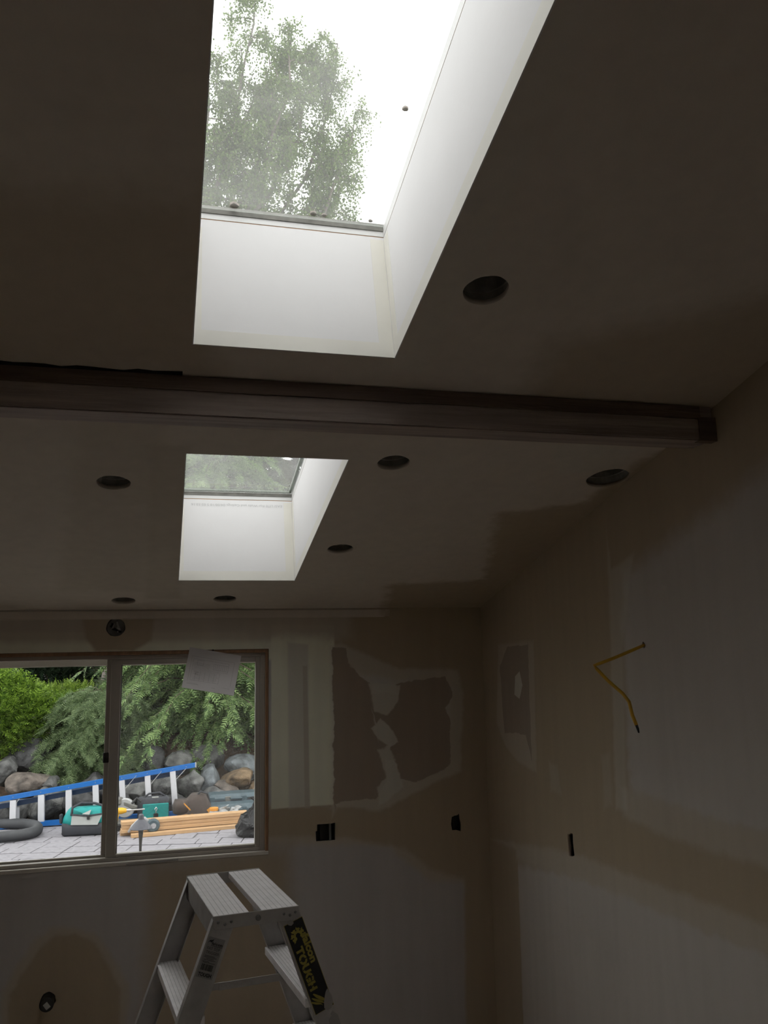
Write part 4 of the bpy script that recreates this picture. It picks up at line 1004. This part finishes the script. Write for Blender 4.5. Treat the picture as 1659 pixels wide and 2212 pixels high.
# birch through the large skylight
def birch():
    rg = np.random.default_rng(77); d0 = 15.0
    bx = back(330, 470, d0)[0]; base = np.array((bx - .6, d0, bank_z(bx, d0) - .1))
    root = thing('birch_tree', 'pale leafy birch rising behind the large skylight', 'tree', tuple(base))
    wood = MB()
    def interp(pts, t):
        i = min(len(pts) - 2, int(t * (len(pts) - 1))); f_ = t * (len(pts) - 1) - i; return pts[i] * (1 - f_) + pts[i + 1] * f_
    def smooth(pts, n):
        out_ = []
        for t in np.linspace(0, .9999, n):
            i = int(t * (len(pts) - 1)); u = t * (len(pts) - 1) - i
            p0, p1, p2, p3 = pts[max(0, i - 1)], pts[i], pts[i + 1], pts[min(len(pts) - 1, i + 2)]
            out_.append(.5 * (2 * p1 + (p2 - p0) * u + (2 * p0 - 5 * p1 + 4 * p2 - p3) * u * u + (3 * p1 - p0 - 3 * p2 + p3) * u ** 3))
        return out_
    fork = np.array(back(360, 700, d0))
    wood.tube(smooth([base, base * .5 + fork * .5 + np.array((.12, 0, 0)), fork], 9), np.linspace(.17, .10, 9), 9); wood.build('trunk', 'birch_bark', root); wood = MB()
    LD = [([(400, 560), (470, 400), (520, 200), (548, -10)], (-.2, .3)), ([(430, 600), (545, 430), (600, 260), (630, 60)], (.1, -.5)), ([(430, 620), (590, 470), (690, 320), (735, 90)], (0, .2)), ([(400, 520), (440, 330), (455, 130)], (.2, -.3)), ([(450, 660), (600, 560), (690, 470)], (-.3, -.2)), ([(380, 450), (500, 330), (560, 180)], (.3, .7)), ([(420, 640), (620, 520), (735, 330)], (.4, .6)), ([(400, 600), (510, 450), (565, 330), (590, 120)], (.5, 0)), ([(430, 640), (640, 560), (715, 430), (765, 250)], (-.4, .1)), ([(420, 600), (600, 400), (660, 220), (690, 120)], (-.5, .3))]
    leaders = []
    for pl_, (ya, yb) in LD:
        pts = [fork] + [np.array(back(px, py, d0 + ya + (yb - ya) * i / 3)) for i, (px, py) in enumerate(pl_)]
        ld = smooth(pts, 12); ld = [p + rg.normal(0, .04, 3) * (k > 0) for k, p in enumerate(ld)]
        lm = MB(); lm.tube(ld, np.linspace(.066, .012, 12), 6, caps=False); lm.build('limb', 'birch_bark', root); leaders.append(ld)
    subs = []
    for ld in leaders:
        for k in range(24):
            q_ = .22 + .78 * (k + rg.uniform(0, 1)) / 24; p = interp(ld, min(.999, q_)); a = rg.uniform(0, 6.28); ln = rg.uniform(.4, 1.0) * (1.25 - .7 * q_)
            o_ = np.array((math.cos(a), math.sin(a) * .8, rg.uniform(.1, .8)))
            br = [p + o_ * ln * t + np.array((0, 0, -.3 * ln * t * t)) + rg.normal(0, .02, 3) for t in np.linspace(0, 1, 5)]
            wood.tube(br, np.linspace(.018, .005, 5), 4, caps=False); subs.append(br)
            for j in range(3):
                p = interp(br, rg.uniform(.3, .99)); a = rg.uniform(0, 6.28); l2 = rg.uniform(.15, .4); o2 = np.array((math.cos(a), math.sin(a), rg.uniform(0, .6)))
                sb_ = [p + o2 * l2 * t + np.array((0, 0, -.3 * l2 * t * t)) for t in np.linspace(0, 1, 3)]
                wood.tube(sb_, [.008, .006, .004], 4, caps=False); subs.append(sb_)
    wood.build('branches', 'birch_bark', root)['kind'] = 'stuff'
    tw = MB(); pos = []
    for sb_ in subs:
        for k in range(5):
            p = interp(sb_, rg.uniform(.25, .999)); L = rg.uniform(.15, .55) if rg.uniform() < .8 else rg.uniform(.6, .95); sw = rg.normal(0, .14, 2)
            ln_ = [p + np.array((sw[0] * t, sw[1] * t, .05 * t - L * t ** 1.15)) for t in np.linspace(0, 1, 4)]
            tw.tube(ln_, [.0035, .003, .0025, .002], 3, caps=False)
            nl = max(3, int(L / .018))
            for j in range(nl): pos.append(interp(ln_, min(.999, (j + rg.uniform(0, 1)) / nl)) + rg.normal(0, .05, 3))
    tw.build('twigs', 'birch_bark', root)['kind'] = 'stuff'
    pos = np.array(pos); n = len(pos)
    a = rg.normal(0, 1, (n, 3)) + np.array((0, 0, -.6)); a /= np.linalg.norm(a, axis=1, keepdims=True); b = np.cross(a, rg.normal(0, 1, (n, 3))); b /= np.linalg.norm(b, axis=1, keepdims=True)
    s_ = rg.uniform(.034, .060, (n, 1))
    V = np.stack([pos, pos + a * s_ * .45 + b * s_ * .42, pos + a * s_ * 1.15, pos + a * s_ * .45 - b * s_ * .42], 1).reshape(-1, 3)
    lf = np_mesh('leaves', V, np.arange(n * 4).reshape(-1, 4), 'birch_leaf', root); lf['kind'] = 'stuff'
    print('birch leaves', n)
birch()

# ------------------------------------------------------------------ background oddments top left
c_ = back(10, 1452, 20.0); root = thing('signboard', 'dark panel with a white ring at top left of the window', 'sign', (c_[0], 20, 1.2))
mb = MB(); mb.box((c_[0] - .9, 20, 1.25), (c_[0] + .20, 20.05, c_[2] + .6)); mb.build('panel', 'dark_panel', root)
rc = back(13, 1444, 19.98); ro = thing
mb = MB(); mb.lathe([(.072, 0), (.105, 0), (.105, .012), (.072, .012), (.072, 0)], (rc[0], 19.975, rc[2]), (0, 1, 0), n=28, capped=False); mb.build('ring_mark', 'label_white', root)
c_ = back(37, 1460, 19.5); root = tag(None or MB().box((c_[0] - .09, 19.45, 1.2), (c_[0] + .10, 19.6, c_[2] + .7)).build('garden_post', 'post_white', bevel=.01), 'pale square post beside the dark panel, upper left', 'post')
c_ = back(190, 1440, 22); tag(MB().box((c_[0] - 1.2, 22, 1.2), (c_[0] + 1.2, 22.3, c_[2] + .5)).build('garden_wall', 'stone_wall', bevel=.02), 'grey masonry strip glimpsed behind the dark hedge', 'wall')

# ------------------------------------------------------------------ blue ladder on its side
LY = 11.1
lroot = thing('step_ladder', 'blue fibreglass stepladder lying on its side on the patio', 'ladder', (back(180, 1780, LY)[0], LY, GZ))
def bp(px, py, d=LY): return np.array(back(px, py, d))
def rail(a, b, nm, mat, h=.05, dp=.08):
    q = MB(); a, b = np.array(a), np.array(b); dv = b - a; L = np.linalg.norm(dv); dv /= L; up = np.cross((0, -1., 0), dv); up = up if up[2] > 0 else -up
    q.frame_box(a, dv, (0, 1, 0), up, (0, 0, -h / 2), (L, .004, h / 2)); q.frame_box(a, dv, (0, 1, 0), up, (0, dp - .004, -h / 2), (L, dp, h / 2)); q.frame_box(a, dv, (0, 1, 0), up, (0, .004, h / 2 - .004), (L, dp - .004, h / 2))
    return q.build(nm, mat, lroot)
def zfix(p): return np.array((p[0], p[1], max(p[2], GZ + .028)))
rail(bp(-90, 1743), bp(422, 1653), 'rail', 'ladder_blue')
rail(zfix(bp(-90, 1798)), zfix(bp(392, 1757)), 'rail', 'ladder_blue')
rail(bp(-90, 1760, LY + .13), bp(395, 1667, LY + .13), 'rear_rail', 'ladder_blue_shaded', h=.055, dp=.05)
rail(zfix(bp(-90, 1796, LY + .13)), zfix(bp(340, 1765, LY + .13)), 'rear_rail', 'ladder_blue_shaded', h=.05, dp=.05)
for (a, b, w_) in (((28, 1729), (26.5, 1785), .068), ((88.6, 1717), (88.2, 1779), .068), ((148, 1706), (148, 1773), .066), ((206, 1695), (208, 1769), .066), ((263, 1685), (267, 1765), .064), ((318.5, 1675), (323, 1761), .064), ((373, 1665), (379.5, 1756), .066)):
    q = MB(); A0, B0 = bp(*a), bp(*b); A0[1] = B0[1] = LY + .04; q.bar(A0, B0, .075, w_, up=(1, 0, 0)); st = q.build('step', 'step_white', lroot, bevel=.003)
    for i in (-1, 0, 1):
        q = MB(); A1, B1 = A0 + np.array((-w_ / 2 - .001, i * .02, -.01)), B0 + np.array((-w_ / 2 - .001, i * .02, .01)); q.bar(A1, B1, .006, .003, up=(1, 0, 0)); q.build('step_ridge', 'step_white', st)
for (a, b) in (((38, 1743), (37.3, 1782)),):
    q = MB(); q.bar(bp(*a, LY + .16), bp(*b, LY + .16), .04, .045, up=(1, 0, 0)); q.build('rear_bar', 'step_white', lroot)
for (a, b) in (((294, 1676), (270, 1704)), ((348, 1667), (326, 1693)), ((402, 1660), (381, 1683)), ((42, 1725), (35, 1735)), ((35, 1772), (43, 1783))):
    q = MB(); q.bar(bp(*a, LY + .01), bp(*b, LY + .01), .006, .022, up=(0, -1, 0)); q.build('brace', 'tool_light', lroot)
for px in (28, 88, 148, 206, 263, 294, 318, 348, 373, 402):
    f_ = (px - 0) / 422; q = MB(); p = bp(px, 1727 - 74 * f_, LY); q.lathe([(.006, 0), (.006, .003), (.003, .004)], p, (0, -1, 0), n=8); q.build('rivet', 'rivet', lroot)
q = MB(); e_ = bp(422, 1653); q.frame_box(e_, (1, 0, 0), (0, 1, 0), (0, 0, 1), (-.004, -.002, -.028), (.012, .085, .028)); q.build('rail_cap', 'tool_light', lroot, bevel=.003)

# ------------------------------------------------------------------ hose
pth = [ground(-110, 1800), ground(-50, 1794), ground(0, 1792), ground(40, 1791.5), ground(68, 1794), ground(80, 1800), ground(76, 1808), ground(52, 1815), ground(10, 1820), ground(-40, 1825), ground(-110, 1836)]
pth = [np.array((p[0], p[1], GZ + .062)) for p in pth]
sm = []
for i in range(len(pth) - 1):
    p0, p1, p2, p3 = pth[max(0, i - 1)], pth[i], pth[i + 1], pth[min(len(pth) - 1, i + 2)]
    for t in np.linspace(0, 1, 26, endpoint=False):
        sm.append(.5 * ((2 * p1) + (-p0 + p2) * t + (2 * p0 - 5 * p1 + 4 * p2 - p3) * t * t + (-p0 + 3 * p1 - 3 * p2 + p3) * t ** 3))
mb = MB(); mb.tube(sm, [.060 if k % 2 else .054 for k in range(len(sm))], 12)
tag(mb.build('ribbed_hose', 'hose_grey', smooth=True), 'grey ribbed hose looped on the patio at lower left', 'hose')

# ------------------------------------------------------------------ tool bags
def crumple(a, f_, sd=0):
    o_ = Vector((sd * 3.1, sd * 1.7, sd * .9)); return lambda p: p + Vector((noise.noise(p * f_ + o_), noise.noise(p * f_ + o_ + Vector((7, 0, 0))), noise.noise(p * f_ + o_ + Vector((0, 9, 0))))) * a
p = ground(181, 1806); d0 = p[1] + .14
br = thing('tool_bag', 'open teal and grey soft tool bag with charcoal base', 'bag', (p[0], d0, GZ), math.radians(-6))
S_ = d0 / F
hw = 42 * S_
mb = MB(); mb.loft([(.0, 0, 0, hw * .90, .13), (.02, 0, 0, hw * .98, .145), (.09, 0, 0, hw * 1.0, .15), (.135, .0, 0, hw * .99, .145)], 28, 5); mb.warp(crumple(.016, 9, 1)); mb.build('base', 'bag_charcoal', br, smooth=True, local=True)
mb = MB(); mb.loft([(.13, 0, 0, hw * .985, .143), (.19, 0, 0, hw * .96, .125), (.25, .01, 0, hw * .84, .09), (.29, .01, 0, hw * .70, .05)], 28, 4); mb.warp(crumple(.018, 8, 2)); mb.build('side_cloth', 'teal', br, smooth=True, local=True)
mb = MB(); mb.add([(-hw * .52, -.158, .125), (hw * .66, -.158, .115), (hw * .84, -.135, .22), (hw * .2, -.128, .22), (-hw * .50, -.134, .23), (-hw * .52, -.145, .125), (hw * .66, -.145, .115), (hw * .84, -.12, .22), (hw * .2, -.11, .22), (-hw * .50, -.12, .23)], [(0, 1, 2, 3, 4), (9, 8, 7, 6, 5), (0, 1, 6, 5), (1, 2, 7, 6), (2, 3, 8, 7), (3, 4, 9, 8), (4, 0, 5, 9)]); fp = mb.build('front_pocket', 'bag_grey', br, local=True)
mb = MB(); mb.add([(-hw * .45, -.14, .285), (hw * .28, -.145, .215), (hw * .35, -.12, .255), (-hw * .1, -.08, .30)], [(0, 1, 2, 3)]); mb.add([(-hw * .45, -.138, .285), (hw * .28, -.143, .215), (hw * .35, -.118, .255), (-hw * .1, -.078, .30)], [(3, 2, 1, 0)]); mb.build('flap', 'teal', br, local=True)
mb = MB(); mb.add([(hw * -.05, -.15, .235), (hw * .28, -.152, .225), (hw * .34, -.12, .275)], [(0, 1, 2)]); mb.add([(hw * -.05, -.148, .235), (hw * .28, -.15, .225), (hw * .34, -.118, .275)], [(2, 1, 0)]); mb.build('flap', 'bag_grey', br, local=True)
mb = MB(); mb.tube([(-hw * .52, -.135, .22), (-hw * .52, -.1, .30), (-hw * .2, -.02, .335), (hw * .4, .02, .32), (hw * .75, -.02, .30), (hw * .86, -.1, .25)], .014, 8); mb.build('handle', 'bag_charcoal', br, smooth=True, local=True)
mb = MB(); mb.tube([(-hw * .5, -.14, .232), (hw * .2, -.142, .213), (hw * .84, -.138, .228)], .009, 6); mb.build('piping', 'bag_charcoal', br, local=True)
mb = MB(); mb.box((hw * .18, -.165, .175), (hw * .30, -.145, .222)); mb.build('buckle', 'abs_black', br, local=True, bevel=.004)
mb = MB(); mb.box((-hw * 1.08, -.09, .13), (-hw * .96, -.03, .235)); mb.warp(crumple(.02, 9, 3)); mb.build('end_pocket', 'bag_charcoal', br, local=True, bevel=.01)

p = ground(330, 1781); d0 = p[1] + .12; S_ = d0 / F
br = thing('tool_bag', 'boxy teal quilted bag with black top and dangling strap', 'bag', (p[0], d0, GZ), math.radians(4))
hw = 30 * S_; hb = 50 * S_
mb = MB(); mb.loft([(0, 0, 0, hw * .98, .11), (.02, 0, 0, hw, .115), (hb * .8, 0, 0, hw, .11), (hb * .93, .0, .0, hw * 1.04, .10), (hb, 0, 0, hw * .9, .08)], 28, 7); mb.build('body', 'bag_charcoal', br, smooth=True, local=True)
mb = MB(); mb.box((-hw * .72, -.128, .02), (hw * .95, -.110, hb * .78)); fp = mb.build('front_panel', 'teal', br, local=True, bevel=.006)
for i in range(5):
    for s_ in (-1, 1):
        x0 = -hw * .72 + (i + .5) * hw * 1.67 / 5; zt_ = hb * .76; a = (x0, -.1285, zt_); ln = min(.16, (hw * .95 - x0) if s_ > 0 else (x0 + hw * .72)); b = (x0 + s_ * ln, -.1285, zt_ - ln * .75)
        if ln > .02 and b[2] > .02: q = MB(); q.bar(a, b, .004, .002, up=(0, -1, 0)); q.build('quilt_seam', 'teal_dark', fp, local=True)
mb = MB(); mb.box((-hw * .02, -.142, .0), (hw * .28, -.13, hb * .42)); mb.build('strap', 'abs_black', br, local=True, bevel=.003)
mb = MB(); mb.tube([(hw * .13, -.14, hb * .66), (hw * .06, -.142, hb * .58), (hw * .13, -.142, hb * .5), (hw * .2, -.142, hb * .58), (hw * .13, -.14, hb * .66)], .005, 6); mb.tube([(hw * .13, -.14, hb * .5), (hw * .13, -.14, hb * .42)], .006, 6); mb.build('snap_hook', 'chrome', br, local=True)
mb = MB(); mb.tube([(-hw * .75, -.02, hb * .93), (-hw * .3, .0, hb * 1.12), (hw * .4, .0, hb * 1.14), (hw * .85, -.02, hb * .95)], .012, 8); mb.build('handle', 'bag_charcoal', br, smooth=True, local=True)
mb = MB(); mb.box((-hw * .12, -.09, hb * .985), (hw * .3, -.05, hb * 1.02)); mb.build('tag', 'bag_grey', br, local=True)

p = ground(418, 1778); d0 = 10.75; xc = back(418, 1760, d0)[0]; S_ = d0 / F
br = thing('tool_bag', 'slumped dark brown tool bag with orange straps right of the teal one', 'bag', (xc, d0, GZ), 0)
hw = 36 * S_
mb = MB(); mb.loft([(0, 0, 0, hw, .14), (.03, 0, 0, hw * 1.05, .15), (.15, .02, 0, hw * .95, .14), (.24, .04, .0, hw * .7, .1), (.31, .06, 0, hw * .42, .06)], 28, 3); mb.warp(crumple(.05, 6, 4)); mb.build('body', 'bag_brown', br, smooth=True, local=True)
mb = MB(); mb.loft([(.12, -hw * .65, 0, hw * .42, .12), (.2, -hw * .65, 0, hw * .45, .12), (.27, -hw * .6, 0, hw * .38, .1)], 20, 4); mb.warp(crumple(.03, 6, 5)); mb.build('side_pouch', 'bag_brown', br, smooth=True, local=True)
for (x0, z0, x1, z1, w_) in ((-.95, .10, -.35, .11, .03), (-.55, .25, -.2, .17, .012), (.75, .14, .95, .17, .05), (-.3, .09, -.05, .11, .04)):
    q = MB(); q.bar((hw * x0, -.165, z0), (hw * x1, -.165, z1), w_, .012, up=(0, -1, 0)); q.build('strap', 'orange', br, local=True)
mb = MB(); mb.tube([(hw * .1, -.05, .30), (hw * .35, -.08, .36), (hw * .75, -.05, .33), (hw * .9, -.02, .2)], .012, 8); mb.build('handle', 'bag_charcoal', br, smooth=True, local=True)

# ------------------------------------------------------------------ tools and cases
d0 = 10.55; o_ = back(259, 1772, d0)
dr = thing('cordless_drill', 'yellow cordless drill with silver bit near the window divider', 'drill', (o_[0], d0, GZ), math.radians(5))
mb = MB(); mb.lathe([(.03, -.09), (.036, -.08), (.036, .02), (.028, .05), (.02, .07)], (0, 0, .215), (1, 0, 0), n=14); mb.build('motor_housing', 'drill_yellow', dr, smooth=True, local=True)
mb = MB(); mb.lathe([(.018, .07), (.018, .11), (.008, .125), (.008, .27)], (0, 0, .215), (1, 0, 0), n=10); mb.build('chuck', 'chrome', dr, local=True)
mb = MB(); mb.frame_box((-.03, 0, .19), (1, 0, 0), (0, 1, 0), (-.15, 0, -1), (-.02, -.018, 0), (.02, .018, .12)); mb.build('grip', 'drill_yellow', dr, local=True, bevel=.006)
mb = MB(); mb.box((-.10, -.035, .0), (.02, .035, .07)); mb.build('battery', 'abs_black', dr, local=True, bevel=.006)

d0 = 10.85; o_ = back(266, 1770, d0)
tr_ = thing('mitre_saw', 'grey compound mitre saw heaped behind the yellow drill', 'saw', (o_[0], d0, GZ), math.radians(-12))
mb = MB(); mb.loft([(0, 0, 0, .2, .15), (.05, 0, 0, .2, .15), (.06, 0, 0, .18, .13)], 20, 6); mb.build('base', 'tool_grey', tr_, local=True)
mb = MB(); mb.bar((-.02, 0, .05), (-.02, 0, .27), .05, .06); mb.bar((-.04, 0, .27), (.16, -.02, .2), .05, .05); mb.build('arm', 'tool_grey', tr_, local=True, bevel=.008)
mb = MB(); mb.lathe([(.10, 0), (.11, .01), (.11, .05), (.10, .06)], (.02, -.03, .20), (0, 1, 0), n=20); mb.build('blade_guard', 'tool_light', tr_, local=True)
mb = MB(); mb.box((-.14, -.06, .24), (-.02, .06, .32)); mb.build('motor', 'tool_grey', tr_, local=True, bevel=.015)
mb = MB(); mb.tube([(.1, -.02, .25), (.16, -.02, .31), (.21, -.02, .27)], .016, 8); mb.build('handle', 'abs_black', tr_, local=True)

d0 = 10.15; o_ = back(312, 1788, d0)
sw = thing('circular_saw', 'small circular saw with white grip behind the path light', 'saw', (o_[0], d0, GZ), math.radians(10))
mb = MB(); mb.box((-.12, -.06, .0), (.14, .06, .008)); mb.build('shoe', 'chrome', sw, local=True)
mb = MB(); mb.lathe([(.055, -.01), (.07, .0), (.074, .01), (.074, .035), (.065, .04)], (.09, -.03, .10), (0, 1, 0), n=22); mb.build('blade_guard', 'case_blue', sw, local=True)
mb = MB(); mb.lathe([(.03, 0), (.03, .005)], (.09, -.044, .10), (0, 1, 0), n=14); mb.build('blade_hub', 'chrome', sw, local=True)
mb = MB(); mb.tube([(-.17, 0, .05), (-.13, 0, .11), (-.06, 0, .165), (.0, 0, .18), (.04, 0, .14)], [.012, .018, .022, .022, .02], 10); mb.build('grip', 'tool_light', sw, smooth=True, local=True)
mb = MB(); mb.lathe([(.035, 0), (.04, .01), (.04, .08), (.03, .09)], (.06, .0, .12), (0, 1, 0), n=14); mb.build('motor', 'teal_dark', sw, local=True)

d0 = 11.0
for k, (cx, cy_, hw_, hh_, dd, lab) in enumerate([(506, 1724, 60, 12, 11.2, 'open lid of the wide blue-grey tool case, topmost'), (505, 1747, 62, 13, 10.9, 'wide blue-grey tool case lying under the open lid')]):
    c_ = back(cx, cy_, dd); s_ = dd / F; z0 = GZ if k else None
    zb = c_[2] - hh_ * s_; zt_ = c_[2] + hh_ * s_
    if k: zb = GZ
    r_ = thing('tool_case', lab, 'tool case', (c_[0], dd, zb), math.radians(3), group='blue-grey tool cases')
    H_ = zt_ - zb; hw = hw_ * s_
    mb = MB(); mb.loft([(0, 0, 0, hw, .16), (H_ * .12, 0, 0, hw * 1.01, .17), (H_ * .7, 0, 0, hw, .17), (H_, -.02, .01, hw * (.94 if k else .8), .14)], 28, 8); mb.build('shell', 'case_blue', r_, local=True)
    for j in range(4):
        x_ = -hw * .8 + j * hw * .53; q = MB(); q.box((x_ - hw * .09, -.19, H_ * .2), (x_ + hw * .09, -.165, H_ * .85)); q.build('latch_rib', ['case_blue', 'tool_grey'][j % 2], r_, local=True, bevel=.004)
    q = MB(); q.box((-hw * .98, -.182, H_ * .42), (hw * .98, -.165, H_ * .55)); q.build('seam_band', 'bag_charcoal', r_, local=True)
    q = MB(); q.tube([(-hw * .2, -.175, H_ * .7), (-hw * .18, -.215, H_ * .7), (hw * .18, -.215, H_ * .7), (hw * .2, -.175, H_ * .7)], .012, 8); q.build('handle', 'case_blue', r_, local=True)
# stand under the lid so that it leans on the case
d0 = 10.45
for k, (px, col, r_, lab) in enumerate([(462, 'orange', .055, 'orange-topped jar among clutter left of tool cases'), (480, 'clear_plastic', .075, 'crumpled clear plastic bag before the tool cases'), (503, 'clear_plastic', .07, 'second clear bag of hardware beside the bin bag')]):
    c_ = back(px, 1772, d0); root = thing('hardware_bag' if k else 'screw_jar', lab, 'bag' if k else 'jar', (c_[0], d0, GZ))
    if k == 0:
        mb = MB(); mb.lathe([(.05, 0), (.055, .01), (.055, .15), (.045, .17)], n=16); mb.build('jar_body', 'tool_light', root, local=True); mb = MB(); mb.lathe([(.05, .17), (.05, .2), (.045, .205)], n=16); mb.build('lid', 'orange', root, local=True)
    else:
        mb = MB(); mb.loft([(0, 0, 0, .10, .07), (.04, 0, 0, .12, .08), (.12, 0, 0, .10, .07), (.17, .01, 0, .05, .03), (.20, .02, 0, .06, .02)], 20, 2.5); mb.warp(crumple(.05, 12, 7 + k)); mb.build('bag_body', col, root, local=True)
        mb = MB(); mb.lathe([(.02, .165), (.02, .178)], (.01, 0, 0), n=10); mb.build('tie', 'tool_grey', root, local=True)

# ------------------------------------------------------------------ lumber
e0 = ground(262, 1812); e1 = ground(528, 1788); dvec = np.array((e1[0] - e0[0], e1[1] - e0[1], 0)); LBL = np.linalg.norm(dvec); ang = math.atan2(dvec[1], dvec[0])
bd = [(.025, LBL + .05, 0.00, .0, .125, 'bottom front board of the pale lumber pile, pushed out to the right'), (0, LBL + .05, .135, .0, .14, 'bottom rear board of the pale lumber pile'), (0, LBL + .0, .055, .040, .14, 'second board up in the pale lumber pile'), (.008, LBL + .04, .068, .080, .14, 'third board up in the pale lumber pile'), (.0, LBL + .06, .060, .120, .14, 'topmost board of the pale lumber pile')]
bd[0] = (.10, LBL - .02, -.045, .0, .09, bd[0][5])
for (s0, L, yy, zz, wd, lab) in bd:
    M = Matrix.Translation((e0[0], e0[1] + .02, GZ + zz)) @ Matrix.Rotation(ang, 4, 'Z')
    r_ = thing('lumber_board', lab, 'board', mat=M, group='boards of the lumber pile')
    mb = MB(); mb.box((s0, yy, 0.0), (s0 + L, yy + wd, .038)); mb.build('plank', 'lumber', r_, local=True, bevel=.003)
    mb = MB(); mb.box((s0 - .001, yy + .003, .003), (s0 + .0005, yy + wd - .003, .035)); mb.build('end_grain', 'lumber_end', r_, local=True)

# ------------------------------------------------------------------ bin bag
d0 = 9.75; c_ = back(546, 1806, d0); r_ = thing('bin_bag', 'knotted black bin bag at the right end of the lumber', 'bag', (c_[0], d0, GZ))
mb = MB(); S_ = d0 / F; hw = 34 * S_
secs = [(0, .0, 0, hw * .75, .15), (.03, 0, 0, hw * .98, .18), (.10, -.01, 0, hw, .19), (.17, 0, 0, hw * .82, .16), (.24, .02, 0, hw * .5, .1), (.30, .03, 0, hw * .22, .05), (.335, .03, 0, hw * .12, .03)]
fine = []
for i in range(len(secs) - 1):
    for t in (0, .33, .66): fine.append(tuple(a * (1 - t) + b * t for a, b in zip(secs[i], secs[i + 1])))
fine.append(secs[-1])
mb.loft(fine, 48, 2.4); mb.warp(crumple(.045, 9, 12)); mb.warp(crumple(.022, 22, 13)); mb.warp(lambda p: Vector((p.x, p.y, max(p.z, 0.0)))); mb.build('bag_body', 'bin_bag', r_, local=True)
mb = MB(); mb.loft([(.33, .03, 0, .02, .02), (.345, .03, 0, .018, .018), (.38, .02, 0, .05, .035), (.40, .01, 0, .065, .03)], 20, 2); mb.warp(crumple(.03, 20, 14)); mb.build('knot', 'bin_bag', r_, local=True)

# ------------------------------------------------------------------ path light
d0 = 8.0; c_ = back(303, 1842, d0); zc_ = back(305, 1790, d0)[2]
r_ = thing('path_light', 'bronze mushroom-cap path light standing before the lumber', 'garden light', (c_[0], d0, GZ))
dz = zc_ - GZ; s_ = d0 / F; R_ = 22 * s_
mb = MB(); mb.lathe([(R_ * .98, dz), (R_, dz + .004), (R_ * .62, dz + .045), (R_ * .30, dz + .075), (R_ * .26, dz + .078), (R_ * .22, dz + .115), (R_ * .12, dz + .122), (.001, dz + .123)], n=28, capped=False); mb.lathe([(R_ * .97, dz + .001), (R_ * .1, dz + .06)], n=28, capped=False); mb.build('cap', 'lamp_bronze', r_, local=True)
mb = MB(); mb.lathe([(.011, 0), (.011, dz * .6), (.013, dz * .75), (.022, dz - .01), (.024, dz + .06)], n=14); mb.build('stem', 'stem_bronze', r_, local=True)
mb = MB(); mb.lathe([(.03, 0), (.03, .01), (.012, .015)], n=14); mb.build('base_flange', 'stem_bronze', r_, local=True)
